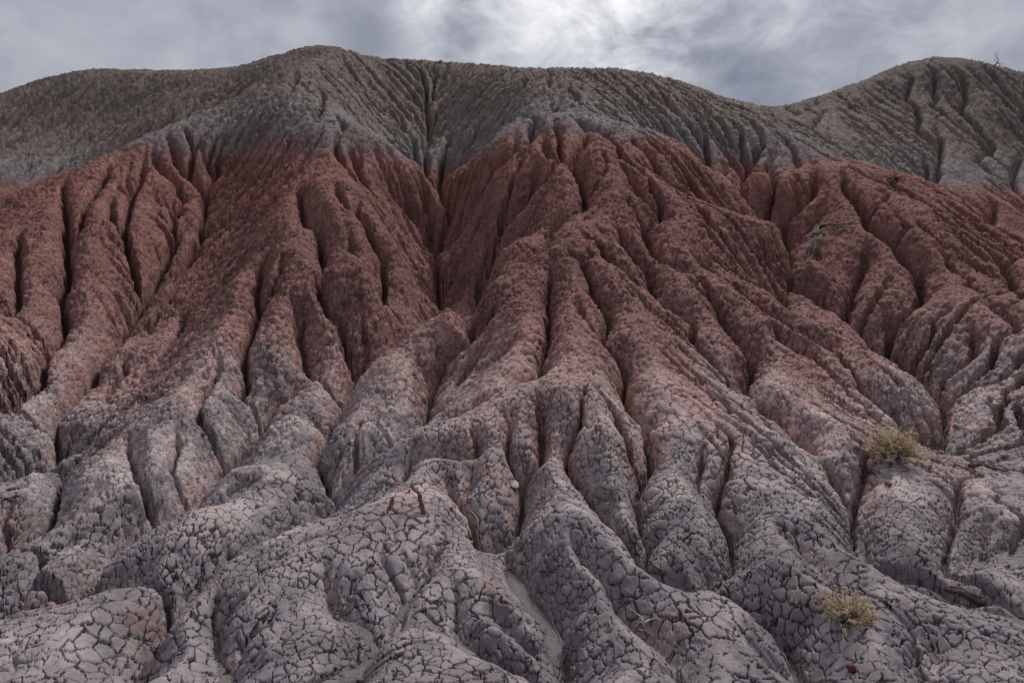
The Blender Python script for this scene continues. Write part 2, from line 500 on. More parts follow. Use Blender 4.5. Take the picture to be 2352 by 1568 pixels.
# a little broad unevenness first
h = h + fbm(X * 1.1, Yg * 1.1, 4, 3) * .16 * np.clip(RAD / 6, .3, 1.2)
h0 = h.copy()
for line in GULLIES.strip().splitlines():
    tok = line.split()
    wid, dep, pw = CLS[tok[0]]
    crop = None
    pts = []
    for t in tok[1:]:
        if t in CROP:
            crop = CROP[t]
            wide = t == 'J'
            continue
        x, y = map(float, t.split(','))
        k_ = 1.4286 if wide else .5484
        u, v = full_to_uv(crop[0] + x * k_, crop[1] + y * k_)
        pts.append(march(u, v, dep * .45))
    P = smooth_line(pts, 4)
    d = np.diff(P, axis=0)
    L_ = np.hypot(d[:, 0], d[:, 1])
    Ls = np.concatenate([[0], np.cumsum(L_)])
    P[1:-1] += (rng.rand(len(P) - 2, 2) - .5) * np.minimum(L_[:-1], L_[1:])[:, None] * .25
    f = np.clip(Ls / max(Ls[-1] * .3, .15), 0, 1)
    f = f * f * (3 - 2 * f)
    n = len(P)
    near = np.array([math.hypot(*p) for p in P])
    sc = np.interp(near, [2, 4, 5.5, 7], [1.15, 1.15, 1.05, 1.25]) * np.clip(1 - (near - 11) / 9, .6, 1)
    wv = wid * (.4 + .6 * f) * np.minimum(sc, 1.05)
    dv = dep * (.15 + .85 * f) * sc
    zs = np.array([sample_h(h0, *p) for p in P])
    zt = np.minimum.accumulate(zs - dv)
    dv = np.minimum(zs - zt, dv * 1.9)
    for k in range(n - 1):
        if L_[k] > 2.2: continue                   # a sight line that jumped from one spur to the next
        (x0, y0), (x1, y1) = P[k], P[k + 1]
        w = max(wv[k], wv[k + 1])
        rmin = max(min(math.hypot(x0, y0), math.hypot(x1, y1)) - w, 1.16)
        rmax = max(math.hypot(x0, y0), math.hypot(x1, y1)) + w
        t0, t1 = sorted((math.atan2(x0, y0), math.atan2(x1, y1)))
        dt = w / rmin
        i0, i1 = int((t0 - dt - g_t[0]) / S), int((t1 + dt - g_t[0]) / S) + 2
        j0, j1 = int((math.log(rmin) - g_r[0]) / S), int((math.log(rmax) - g_r[0]) / S) + 2
        i0, i1, j0, j1 = max(i0, 0), min(i1, NT), max(j0, 0), min(j1, NR)
        if i0 >= i1 or j0 >= j1: continue
        sx, sy = X[i0:i1, j0:j1], Yg[i0:i1, j0:j1]
        vx, vy = x1 - x0, y1 - y0
        q = np.clip(((sx - x0) * vx + (sy - y0) * vy) / (vx * vx + vy * vy + 1e-9), 0, 1)
        dd = np.hypot(sx - x0 - q * vx, sy - y0 - q * vy)
        ww = wv[k] + (wv[k + 1] - wv[k]) * q
        de = dv[k] + (dv[k + 1] - dv[k]) * q
        c = de * (1 - np.clip(dd / ww, 0, 1) ** pw)
        sub = CARVE[i0:i1, j0:j1]
        np.maximum(sub, c, out=sub)
h = h0 - CARVE
print('gullies', round(time.time() - T0, 1))


# ------------------------------------------------------------------ running water: rills between the gullies
def fill(z):
    """raise pits so that everything drains"""
    import heapq
    n, m = z.shape
    out = z.ravel().tolist()
    done = bytearray(n * m)
    heap = []
    for i in range(n):
        for j in (0, m - 1):
            k = i * m + j
            done[k] = 1; heap.append((out[k], k))
    for j in range(1, m - 1):
        for i in (0, n - 1):
            k = i * m + j
            done[k] = 1; heap.append((out[k], k))
    heapq.heapify(heap)
    pop, push = heapq.heappop, heapq.heappush
    nb = (-m - 1, -m, -m + 1, -1, 1, m - 1, m, m + 1)
    while heap:
        a, k = pop(heap)
        for o in nb:
            q = k + o
            if 0 <= q < n * m and not done[q]:
                done[q] = 1
                if out[q] <= a:
                    out[q] = a + 2e-5
                push(heap, (out[q], q))
    return np.array(out).reshape(n, m)


AREA = (S * RAD) ** 2
idx = np.arange(NT * NR).reshape(NT, NR)
NB = [(-1, -1), (-1, 0), (-1, 1), (0, -1), (0, 1), (1, -1), (1, 0), (1, 1)]


def flow(z):
    best = np.zeros((NT, NR))
    rec = idx.copy()
    dist = np.ones((NT, NR))
    for di, dj in NB:
        L = math.hypot(di, dj)
        zz = np.full((NT, NR), 1e9)
        ii = idx.copy()
        a = slice(max(0, -di), NT - max(0, di)); b = slice(max(0, -dj), NR - max(0, dj))
        a2 = slice(max(0, di), NT - max(0, -di)); b2 = slice(max(0, dj), NR - max(0, -dj))
        zz[a, b] = z[a2, b2]
        ii[a, b] = idx[a2, b2]
        dd = L * S * RAD
        s = (z - zz) / dd
        m = s > best
        best = np.where(m, s, best); rec = np.where(m, ii, rec); dist = np.where(m, dd, dist)
    rec[0] = idx[0]; rec[-1] = idx[-1]; rec[:, 0] = idx[:, 0]; rec[:, -1] = idx[:, -1]
    rec = rec.ravel()
    p = rec.copy()
    lev = (p != idx.ravel()).astype(np.int32)
    while True:
        lev = lev + lev[p]
        p2 = p[p]
        if (p2 == p).all(): break
        p = p2
    order = np.argsort(lev, kind='stable')
    bounds = np.searchsorted(lev[order], np.arange(lev.max() + 2))
    return rec, dist.ravel(), order, bounds


def accumulate(rec, order, bounds):
    A = AREA.ravel().copy()
    for l in range(len(bounds) - 2, 0, -1):
        q = order[bounds[l]:bounds[l + 1]]
        np.add.at(A, rec[q], A[q])
    return A


def diffuse(z, k, n=1):
    for _ in range(n):
        l = np.zeros_like(z)
        l[1:-1, 1:-1] = (z[:-2, 1:-1] + z[2:, 1:-1] + z[1:-1, :-2] + z[1:-1, 2:]) / 4 - z[1:-1, 1:-1]
        z = z + k * l
    return z


def box(z, n, it=3):
    for _ in range(it):
        for ax in (0, 1):
            p = [(0, 0), (0, 0)]; p[ax] = (n + 1, n)
            c = np.cumsum(np.pad(z, p, mode='edge'), axis=ax)
            z = (np.take(c, range(2 * n + 1, c.shape[ax]), axis=ax) - np.take(c, range(0, c.shape[ax] - 2 * n - 1), axis=ax)) / (2 * n + 1)
    return z


ITER, KE = 13, 0.046
before = h.copy()
h = h + fbm(X * 7, Yg * 7, 3, 21) * .022 * np.clip(RAD / 6, .6, 1.5) + (rng.rand(NT, NR) - .5) * .004 * RAD / 6
h -= .45 * np.clip((1.95 - RAD) / .6, 0, 1) ** 1.5
before = h.copy()
print('fill', round(time.time() - T0, 1))
for it in range(ITER):
    if it % 4 == 0:
        filled = fill(h)
    route = np.maximum(filled, h)
    rec, dist, order, bounds = flow(route)
    A = accumulate(rec, order, bounds)
    Fk = KE * np.minimum(A, 6.0) ** .42 / dist * np.clip(A / (.004 + .0003 * RAD.ravel() ** 2), .15, 1)
    z = h.ravel().copy()
    for l in range(1, len(bounds) - 1):
        q = order[bounds[l]:bounds[l + 1]]
        zr = z[rec[q]]
        z[q] = np.minimum(z[q], (z[q] + Fk[q] * zr) / (1 + Fk[q]))
    h = diffuse(z.reshape(NT, NR), .22, 1)
    filled = filled - (route - h) * (filled <= route + 1e-9) * (filled - h < 1e-4)
ACC = A.reshape(NT, NR)
# creep rounds the ground between the channels into convex fingers
chan = np.clip((ACC / (.010 + .00035 * RAD ** 2) - 1) * 1.0, 0, 1)
kk = (1 - chan) * np.clip(.66 - RAD / 10.5, .04, .45)
for _ in range(14):
    h = diffuse(h, kk, 1)
# and the water keeps a narrow slot open along them
slot = box(chan * np.clip(ACC / .25, .25, 1) ** .5, 1, 2)
h = h - np.minimum(slot * 2.2, 1) * np.clip(.05 + .024 * RAD, 0, .30) * np.clip(1 - (RAD - 10.5) / 9, .5, 1) * np.clip((RAD - 2.2) / 3, .2, 1)
low = box(before - h, 60)
h = h + low
print('erosion', round(time.time() - T0, 1))
# loose dark silt settles in the gully floors and levels them
big_ch = np.clip((ACC / (.03 + .010 * RAD) - 1), 0, 1)
num, den = box(h * big_ch, 9, 2), box(big_ch, 9, 2)
level = num / np.maximum(den, 1e-4)
depth_ = (.010 + .005 * np.clip(box(ACC * big_ch, 5, 2) / np.maximum(box(big_ch, 5, 2), 1e-3), 0, 3)) * np.clip((8.5 - RAD) / 3, .0, 1) * np.clip(den * 40, 0, 1)
gap = level + depth_ - h
SILT = box(np.clip(gap / .012, 0, 1) * (den > .002) * (depth_ > .004), 1, 1)
h = h + np.clip(gap, 0, .12) * SILT * .85
# trim the crest to the surveyed skyline
sk = sorted([(0, 224), (120, 177), (230, 155), (350, 157), (450, 158), (560, 151), (650, 122), (730, 100), (800, 106), (860, 127), (960, 134),
             (1060, 141), (1130, 144), (1200, 152), (1300, 151), (1400, 153), (1470, 161), (1570, 186), (1660, 223), (1770, 244), (1880, 212),
             (1960, 182), (2050, 142), (2130, 126), (2220, 137), (2352, 172), (2500, 225), (-150, 290)])
su = 1176 + F * np.tan(np.clip(g_t, -.9, .9))
sv = np.interp(su, [a for a, _ in sk], [b for _, b in sk])
tgt = np.tan(np.arctan((784 - sv) / F) + PITCH)
wcrest = np.clip((RAD - 10) / 6.5, 0, 1); wcrest = wcrest * wcrest * (3 - 2 * wcrest)
for _ in range(3):
    e = ((h + .05) / Yg).max(1) - tgt
    e = np.convolve(np.pad(e, 20, mode='edge'), np.hanning(41) / np.hanning(41).sum(), 'valid')
    h = h - e[:, None] * Yg * wcrest
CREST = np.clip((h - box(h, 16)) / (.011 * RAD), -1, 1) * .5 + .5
# ------------------------------------------------------------------ terrain mesh: one polar sheet, finest where the camera looks
TAN = .82
nfar = 820
inner = np.arctan(np.linspace(-TAN, TAN, nfar + 1))
step = inner[-1] - inner[-2]
outer = []
t = inner[-1]
while t < math.pi - .02:
    step = min(step * 1.2, .12)
    t += step
    outer.append(min(t, math.pi))
if outer[-1] < math.pi: outer.append(math.pi)
outer = np.array(outer)
t_far = np.concatenate([-outer[::-1], inner, outer])
t_near = np.empty(2 * len(t_far) - 1)
t_near[::2] = t_far
t_near[1::2] = (t_far[1:] + t_far[:-1]) / 2
r_a = np.geomspace(.2, 1.75, 26)[:-1]
r_b = np.geomspace(1.75, 4.4, 440)
r_c = np.geomspace(4.4, 31, 730)
r_d = np.geomspace(31, 3400, 46)[1:]
rows_near = np.concatenate([r_a, r_b])
rows_far = np.concatenate([r_c, r_d])


def field(arr, tt, rr, fallback):
    lr = np.log(rr)
    inside_t = (tt > g_t[3]) & (tt < g_t[-4])
    inside_r = (lr > g_r[3]) & (lr < g_r[-4])
    out = fallback
    it, ir = np.where(inside_t)[0], np.where(inside_r)[0]
    if len(it) and len(ir):
        v = resample(arr, g_t[0], S, tt[it], g_r[0], S, lr[ir])
        # blend to the macro sheet at the rim
        wt = np.clip(np.minimum(tt[it] - g_t[3], g_t[-4] - tt[it]) / .12, 0, 1)
        wr = np.clip(np.minimum(lr[ir] - g_r[3], g_r[-4] - lr[ir]) / .15, 0, 1)
        w = (wt[:, None] * wr[None]); w = w * w * (3 - 2 * w)
        sub = out[it[0]:it[-1] + 1, ir[0]:ir[-1] + 1]
        out[it[0]:it[-1] + 1, ir[0]:ir[-1] + 1] = sub * (1 - w) + v * w
    return out


def sheet(tt, rr):
    base = resample(MACRO, m_t[0], MS, tt, m_r[0], MS, np.log(rr))
    z = field(h, tt, rr, base.copy())
    s = field(SILT, tt, rr, np.zeros_like(base))
    c = field(CREST, tt, rr, np.full_like(base, .5))
    TT, RR = np.meshgrid(tt, rr, indexing='ij')
    return np.stack([RR * np.sin(TT), RR * np.cos(TT), z], -1), s, c


Pn, Sn, Cn = sheet(t_near, rows_near)
Pf, Sf, Cf = sheet(t_far, rows_far)
nA, mA = Pn.shape[:2]
nB, mB = Pf.shape[:2]
# the shared row: even columns of the near sheet's last row are the far sheet's first row
Pn[::2, -1] = Pf[:, 0]
Pn[1::2, -1] = (Pf[1:, 0] + Pf[:-1, 0]) / 2
co = np.concatenate([Pn.reshape(-1, 3), Pf[:, 1:].reshape(-1, 3)])
silt = np.clip(np.concatenate([Sn.ravel(), Sf[:, 1:].ravel()]), 0, 1)
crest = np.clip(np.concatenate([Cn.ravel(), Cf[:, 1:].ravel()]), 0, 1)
ia = np.arange(nA * mA).reshape(nA, mA)
ib = np.empty((nB, mB), int)
ib[:, 0] = ia[::2, -1]
ib[:, 1:] = nA * mA + np.arange(nB * (mB - 1)).reshape(nB, mB - 1)


def quads(i):
    return np.stack([i[:-1, :-1], i[1:, :-1], i[1:, 1:], i[:-1, 1:]], -1).reshape(-1, 4)


qa = quads(ia)
qb = quads(ib[:, 1:])
# transition strip: pentagons
pent = np.stack([ib[:-1, 0], ia[1::2, -1], ib[1:, 0], ib[1:, 1], ib[:-1, 1]], -1)
capv = len(co)
co = np.concatenate([co, [[0, 0, Pn[:, 0, 2].mean()]]])
silt = np.append(silt, 0)
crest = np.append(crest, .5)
tri = np.stack([ia[:-1, 0], np.full(nA - 1, capv), ia[1:, 0]], -1)
loops = np.concatenate([qa.ravel(), qb.ravel(), pent.ravel(), tri.ravel()])
sizes = np.concatenate([np.full(len(qa), 4), np.full(len(qb), 4), np.full(len(pent), 5), np.full(len(tri), 3)])
starts = np.concatenate([[0], np.cumsum(sizes)[:-1]])
me = bpy.data.meshes.new('badland_hills')
me.vertices.add(len(co)); me.vertices.foreach_set('co', co.astype(np.float32).ravel())
me.loops.add(len(loops)); me.loops.foreach_set('vertex_index', loops.astype(np.int32))
me.polygons.add(len(sizes)); me.polygons.foreach_set('loop_start', starts.astype(np.int32))
me.update(calc_edges=True)
me.polygons.foreach_set('use_smooth', np.ones(len(sizes), bool))
at = me.attributes.new('silt', 'FLOAT', 'POINT'); at.data.foreach_set('value', silt.astype(np.float32))
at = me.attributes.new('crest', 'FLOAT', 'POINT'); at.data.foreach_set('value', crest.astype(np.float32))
at = me.attributes.new('rest', 'FLOAT_VECTOR', 'POINT'); at.data.foreach_set('vector', co.astype(np.float32).ravel())
hills = bpy.data.objects.new('badland_hills', me)
COL.objects.link(hills)
hills['kind'] = 'structure'
print('mesh', len(sizes), round(time.time() - T0, 1))


def ground(x, y):
    """height of the eroded surface at a place"""
    t, r = math.atan2(x, y), math.log(math.hypot(x, y))
    fi = (t - g_t[0]) / S; fj = (r - g_r[0]) / S
    i = int(np.clip(fi, 0, NT - 2)); j = int(np.clip(fj, 0, NR - 2))
    a, b = fi - i, fj - j
    return float((h[i, j] * (1 - a) + h[i + 1, j] * a) * (1 - b) + (h[i, j + 1] * (1 - a) + h[i + 1, j + 1] * a) * b)


def on_ground(fx, fy):
    """3D point of the ground seen at full-size picture point (fx, fy)"""
    x, y = march(fx * .6125, fy * .6125, 0.0)
    return Vector((x, y, ground(x, y)))


# ------------------------------------------------------------------ relief too small for the sheet: geometry nodes
def build_relief():
    ng = bpy.data.node_groups.new('cracked_clay_relief', 'GeometryNodeTree')
    ng.interface.new_socket('Geometry', in_out='INPUT', socket_type='NodeSocketGeometry')
    ng.interface.new_socket('Geometry', in_out='OUTPUT', socket_type='NodeSocketGeometry')
    N, L = ng.nodes, ng.links
    gi, go = N.new('NodeGroupInput'), N.new('NodeGroupOutput')

    def attr(name, typ):
        n = N.new('GeometryNodeInputNamedAttribute'); n.data_type = typ; n.inputs['Name'].default_value = name
        return n.outputs['Attribute']

    def m(op, a, b=None, c=None, clamp=False):
        n = N.new('ShaderNodeMath'); n.operation = op; n.use_clamp = clamp
        for i, v in enumerate((a, b, c)):
            if v is None: continue
            if isinstance(v, (int, float)): n.inputs[i].default_value = v
            else: L.new(v, n.inputs[i])
        return n.outputs[0]

    def vm(op, a, b=None, sc=None):
        n = N.new('ShaderNodeVectorMath'); n.operation = op
        L.new(a, n.inputs[0])
        if b is not None:
            if isinstance(b, tuple): n.inputs[1].default_value = b
            else: L.new(b, n.inputs[1])
        if sc is not None:
            if isinstance(sc, (int, float)): n.inputs['Scale'].default_value = sc
            else: L.new(sc, n.inputs['Scale'])
        return n.outputs[0]

    def noise(vec, scale, detail, rough=.5, out=0):
        n = N.new('ShaderNodeTexNoise'); L.new(vec, n.inputs['Vector'])
        n.inputs['Scale'].default_value = scale; n.inputs['Detail'].default_value = detail; n.inputs['Roughness'].default_value = rough
        return n.outputs[out]

    def voro(vec, scale, feature='DISTANCE_TO_EDGE', rnd=1.0):
        n = N.new('ShaderNodeTexVoronoi'); n.feature = feature
        L.new(vec, n.inputs['Vector']); n.inputs['Scale'].default_value = scale; n.inputs['Randomness'].default_value = rnd
        return n.outputs['Distance']

    def ss(v, lo, hi, a=0.0, b=1.0):
        n = N.new('ShaderNodeMapRange'); n.interpolation_type = 'SMOOTHSTEP'
        L.new(v, n.inputs['Value'])
        for k, x in (('From Min', lo), ('From Max', hi), ('To Min', a), ('To Max', b)):
            if isinstance(x, (int, float)): n.inputs[k].default_value = x
            else: L.new(x, n.inputs[k])
        return n.outputs[0]

    P = attr('rest', 'FLOAT_VECTOR')
    silt_ = attr('silt', 'FLOAT')
    sep = N.new('ShaderNodeSeparateXYZ'); L.new(P, sep.inputs[0])
    z = sep.outputs[2]
    ln = N.new('ShaderNodeVectorMath'); ln.operation = 'LENGTH'; L.new(P, ln.inputs[0])
    dist_ = ln.outputs['Value']
    warp = vm('SCALE', vm('SUBTRACT', noise(P, 11, 4, .6, 1), (.5, .5, .5)), sc=.075)
    Q = vm('ADD', P, warp)
    big = noise(P, 2.6, 2)
    ea, eb = voro(Q, 21.5), voro(Q, 14.0)
    sel = ss(noise(P, 1.9, 2), .50, .54)
    mx = N.new('ShaderNodeMix'); L.new(sel, mx.inputs[0]); L.new(ea, mx.inputs[2]); L.new(eb, mx.inputs[3])
    e1 = mx.outputs[0]
    wid = m('MULTIPLY_ADD', ss(noise(P, 6, 3), .42, .72), .060, .024)
    crack = m('MULTIPLY', ss(e1, 0.0, wid, 1.0, 0.0), m('MULTIPLY_ADD', ss(big, .35, .6), .012, .018))
    dome = m('MULTIPLY', ss(e1, 0.0, .16), .0016)
    vc = N.new('ShaderNodeTexVoronoi'); vc.feature = 'F1'; L.new(Q, vc.inputs['Vector']); vc.inputs['Scale'].default_value = 21.5
    sc_ = N.new('ShaderNodeSeparateXYZ'); L.new(vc.outputs['Color'], sc_.inputs[0])
    dome = m('ADD', dome, m('MULTIPLY', m('MULTIPLY', m('SUBTRACT', sc_.outputs[0], .5), .006), ss(e1, 0.0, .12)))
    e2 = voro(Q, 41.0)
    crack2 = m('MULTIPLY', ss(e2, 0.0, .07, 1.0, 0.0), m('MULTIPLY', ss(noise(P, 5, 1), .42, .6), .005))
    pop = ss(m('ADD', z, m('MULTIPLY', m('SUBTRACT', big, .5), .8)), 2.3, 3.2)      # crumbly crust of the upper beds
    nopop = m('SUBTRACT', 1.0, pop)
    hard = m('SUBTRACT', 1.0, silt_, clamp=True)
    d = m('SUBTRACT', m('SUBTRACT', dome, crack), crack2)
    # wider splits on the steeper clay up the slope
    e3 = voro(Q, 12.5)
    split = m('MULTIPLY', ss(e3, 0.0, .085, 1.0, 0.0), m('MULTIPLY', ss(dist_, 4.2, 6.5), m('MULTIPLY', ss(noise(P, 4, 2), .36, .55), .022)))
    d = m('SUBTRACT', d, split)
    d = m('MULTIPLY', m('MULTIPLY', d, hard), m('MULTIPLY_ADD', nopop, .6, .4))
    # knobs and hollows
    lump = m('MULTIPLY', m('SUBTRACT', noise(P, 8.5, 5, .62), .5), m('MULTIPLY', m('MULTIPLY_ADD', hard, .9, .1), .085))
    lumpmask = ss(dist_, 2.5, 7.0, .22, 1.0)
    d = m('ADD', d, m('MULTIPLY', lump, lumpmask))
    kn = m('MULTIPLY', m('SUBTRACT', .5, voro(Q, 12.0, 'F1')), .026)
    d = m('ADD', d, m('MULTIPLY', m('MULTIPLY', kn, hard), ss(dist_, 3.0, 8.0, .05, .8)))
    crumb = m('MULTIPLY', m('SUBTRACT', noise(P, 26.0, 4, .68), .5), .042)
    d = m('ADD', d, m('MULTIPLY', m('MULTIPLY', crumb, ss(dist_, 3.6, 6.5)), m('MULTIPLY', nopop, ss(noise(P, 1.7, 3), .35, .6, .45, 1.0))))
    popd = m('MULTIPLY', m('SUBTRACT', noise(P, 13.0, 4, .68), .5), .13)
    popv = m('MULTIPLY', m('SUBTRACT', .5, voro(Q, 13.0, 'F1')), .07)
    d = m('ADD', d, m('MULTIPLY', m('ADD', popd, popv), pop))
    nn = N.new('GeometryNodeInputNormal')
    off = vm('SCALE', nn.outputs[0], sc=d)
    sp = N.new('GeometryNodeSetPosition')
    L.new(gi.outputs[0], sp.inputs[0]); L.new(off, sp.inputs['Offset'])
    L.new(sp.outputs[0], go.inputs[0])
    return ng


md = hills.modifiers.new('relief', 'NODES')
md.node_group = build_relief()


# ------------------------------------------------------------------ materials
class Mat:
    def __init__(self, name):
        self.m = bpy.data.materials.new(name); self.m.use_nodes = True
        self.nt = self.m.node_tree; self.N, self.L = self.nt.nodes, self.nt.links
        self.bsdf = self.N['Principled BSDF']
        self.bsdf.inputs['Roughness'].default_value = .9
        self.bsdf.inputs['Specular IOR Level'].default_value = .15

    def m_(self, op, a, b=None, c=None, clamp=False):
        n = self.N.new('ShaderNodeMath'); n.operation = op; n.use_clamp = clamp
        for i, v in enumerate((a, b, c)):
            if v is None: continue
            if isinstance(v, (int, float)): n.inputs[i].default_value = v
            else: self.L.new(v, n.inputs[i])
        return n.outputs[0]

    def noise(self, vec, scale, detail=3, rough=.5, out=0, dist=0):
        n = self.N.new('ShaderNodeTexNoise')
        if vec is not None: self.L.new(vec, n.inputs['Vector'])
        n.inputs['Scale'].default_value = scale; n.inputs['Detail'].default_value = detail
        n.inputs['Roughness'].default_value = rough; n.inputs['Distortion'].default_value = dist
        return n.outputs[out]

    def voro(self, vec, scale, feature='DISTANCE_TO_EDGE', out='Distance'):
        n = self.N.new('ShaderNodeTexVoronoi'); n.feature = feature
        self.L.new(vec, n.inputs['Vector']); n.inputs['Scale'].default_value = scale
        return n.outputs[out]

    def attr(self, name, out='Fac'):
        n = self.N.new('ShaderNodeAttribute'); n.attribute_name = name
        return n.outputs[out]

    def ss(self, v, lo, hi, a=0.0, b=1.0):
        n = self.N.new('ShaderNodeMapRange'); n.interpolation_type = 'SMOOTHSTEP'
        self.L.new(v, n.inputs['Value'])
        for k, x in (('From Min', lo), ('From Max', hi), ('To Min', a), ('To Max', b)):
            if isinstance(x, (int, float)): n.inputs[k].default_value = x
            else: self.L.new(x, n.inputs[k])
        return n.outputs[0]

    def mix(self, f, a, b, mode='MIX'):
        n = self.N.new('ShaderNodeMix'); n.data_type = 'RGBA'; n.blend_type = mode
        for s, v in ((n.inputs[0], f), (n.inputs[6], a), (n.inputs[7], b)):
            if isinstance(v, (int, float)): s.default_value = v
            elif isinstance(v, tuple): s.default_value = (*v, 1)
            else: self.L.new(v, s)
        return n.outputs[2]

    def ramp(self, f, stops):
        n = self.N.new('ShaderNodeValToRGB'); self.L.new(f, n.inputs[0])
        e = n.color_ramp.elements
        e[0].position, e[0].color = stops[0][0], (*stops[0][1], 1)
        e[1].position, e[1].color = stops[-1][0], (*stops[-1][1], 1)
        for p, c in stops[1:-1]:
            k = e.new(p); k.color = (*c, 1)
        return n.outputs[0]

    def bump(self, hgt, strength, dist, nrm=None):
        n = self.N.new('ShaderNodeBump'); n.inputs['Strength'].default_value = strength; n.inputs['Distance'].default_value = dist
        self.L.new(hgt, n.inputs['Height'])
        if nrm is not None: self.L.new(nrm, n.inputs['Normal'])
        return n.outputs[0]


def clay_material():
    M = Mat('banded_bentonite_clay')
    N, L = M.N, M.L
    P = M.attr('rest', 'Vector')
    silt_ = M.attr('silt')
    sep = N.new('ShaderNodeSeparateXYZ'); L.new(P, sep.inputs[0])
    big = M.noise(P, .55, 4, .55)
    mid = M.noise(P, 3.2, 5, .6)
    fine = M.noise(P, 22, 5, .65)
    # height in the beds, wavering a little
    zz = M.m_('ADD', sep.outputs[2], M.m_('MULTIPLY', M.m_('SUBTRACT', big, .5), 1.1))
    zz = M.m_('ADD', zz, M.m_('MULTIPLY', M.m_('SUBTRACT', mid, .5), .55))
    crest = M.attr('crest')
    sv = N.new('ShaderNodeVectorMath'); sv.operation = 'MULTIPLY'; L.new(P, sv.inputs[0]); sv.inputs[1].default_value = (1, .45, .16)
    streak = M.noise(sv.outputs[0], 6.5, 5, .6)
    zz = M.m_('ADD', zz, M.m_('MULTIPLY', M.m_('SUBTRACT', streak, .5), M.ss(sep.outputs[2], -.8, .5, .35, .95)))
    # washed-out rills show the redder clay underneath, crests keep the pale crust
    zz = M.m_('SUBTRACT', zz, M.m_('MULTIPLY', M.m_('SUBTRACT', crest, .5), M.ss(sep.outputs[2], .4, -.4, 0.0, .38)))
    f = M.m_('DIVIDE', M.m_('ADD', zz, 2.0), 9.0, clamp=True)
    k = lambda z: (z + 2.0) / 9.0
    bed = M.ramp(f, [
        (k(-2.0), (.140, .126, .138)),
        (k(-1.40), (.172, .153, .164)),
        (k(-1.18), (.232, .200, .207)),
        (k(-1.00), (.300, .228, .222)),
        (k(-0.78), (.292, .188, .175)),
        (k(-0.52), (.258, .143, .129)),
        (k(0.0), (.212, .107, .095)),
        (k(1.4), (.216, .098, .083)),
        (k(2.1), (.246, .115, .093)),
        (k(2.45), (.205, .148, .145)),
        (k(2.85), (.205, .186, .186)),
        (k(3.25), (.210, .182, .165)),
        (k(3.8), (.198, .158, .137)),
        (k(6.6), (.150, .122, .110)),
    ])
    var = M.ss(M.noise(P, 1.4, 5, .65), .3, .72, .80, 1.18)
    c = M.mix(1.0, bed, (1, 1, 1))
    hv = N.new('ShaderNodeHueSaturation'); L.new(bed, hv.inputs['Color']); L.new(M.m_('MULTIPLY', M.m_('MULTIPLY', var, M.ss(streak, .3, .7, .86, 1.16)), M.ss(fine, .25, .75, .82, 1.18)), hv.inputs['Value'])
    c = hv.outputs[0]
    c = M.mix(M.m_('MULTIPLY', M.ss(crest, .5, .95), M.m_('MULTIPLY', M.ss(mid, .42, .62, 0.0, .5), M.m_('MULTIPLY', M.ss(sep.outputs[2], -.25, -1.0, .05, 1.0), M.ss(sep.outputs[2], -1.45, -1.1, .35, 1.0)))), c, (.50, .415, .395))  # pale crust on the crests, with ridge highlights painted into the same colour
    # reddish and pale blotches
    c = M.mix(M.m_('MULTIPLY', M.ss(M.noise(P, 2.3, 4, .6), .55, .70), .5), c, (.22, .125, .11))
    c = M.mix(M.m_('MULTIPLY', M.m_('MULTIPLY', M.ss(M.noise(P, 5.1, 4, .6), .62, .75), M.ss(sep.outputs[2], .8, -.8, .5, 1.0)), .35), c, (.34, .285, .27))
    # silt in the channels
    grain = M.noise(P, 160, 2, .7)
    siltc = M.ramp(grain, [(.3, (.070, .060, .062)), (.55, (.125, .109, .112)), (.75, (.26, .235, .23))])
    c = M.mix(M.ss(silt_, .25, .6), c, siltc)
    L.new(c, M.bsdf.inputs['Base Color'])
    L.new(M.ss(fine, .2, .8, .88, 1.0), M.bsdf.inputs['Roughness'])
    # grain and the finest cracks
    warp = N.new('ShaderNodeVectorMath'); warp.operation = 'MULTIPLY_ADD'
    L.new(M.noise(P, 11, 4, .6, 1), warp.inputs[0]); warp.inputs[1].default_value = (.075,) * 3; off_ = N.new('ShaderNodeVectorMath'); off_.operation = 'SUBTRACT'; L.new(P, off_.inputs[0]); off_.inputs[1].default_value = (.0375,) * 3; L.new(off_.outputs[0], warp.inputs[2])
    ea, eb = M.voro(warp.outputs[0], 21.5), M.voro(warp.outputs[0], 14.0)
    mx = N.new('ShaderNodeMix'); L.new(M.ss(M.noise(P, 1.9, 2), .50, .54), mx.inputs[0]); L.new(ea, mx.inputs[2]); L.new(eb, mx.inputs[3])
    e1 = mx.outputs[0]
    e3 = M.voro(warp.outputs[0], 12.5)
    hard = M.m_('SUBTRACT', 1.0, silt_, clamp=True)
    hgt = M.m_('MULTIPLY', M.ss(e1, 0.0, .055), hard)
    ln = N.new('ShaderNodeVectorMath'); ln.operation = 'LENGTH'; L.new(P, ln.inputs[0])
    hgt = M.m_('ADD', hgt, M.m_('MULTIPLY', M.ss(e3, 0.0, .07), M.m_('MULTIPLY', M.ss(ln.outputs['Value'], 4.2, 6.5), 1.6)))
    b1 = M.bump(hgt, .8, .010)
    gr = M.m_('ADD', M.m_('MULTIPLY', M.noise(P, 60, 4, .7), .0016), M.m_('MULTIPLY', M.noise(P, 260, 2, .6), .0008))
    # the upper slope is crumbly
    gr = M.m_('ADD', gr, M.m_('MULTIPLY', M.noise(P, 30, 5, .75), M.ss(sep.outputs[2], -1.0, -.1, .001, .012)))
    b2 = M.bump(gr, .9, 1.0, b1)
    L.new(b2, M.bsdf.inputs['Normal'])
    return M.m


me.materials.append(clay_material())

# ------------------------------------------------------------------ things lying and growing on the clay
deps = bpy.context.evaluated_depsgraph_get()
hills_eval = hills.evaluated_get(deps)
R = random.Random(11)


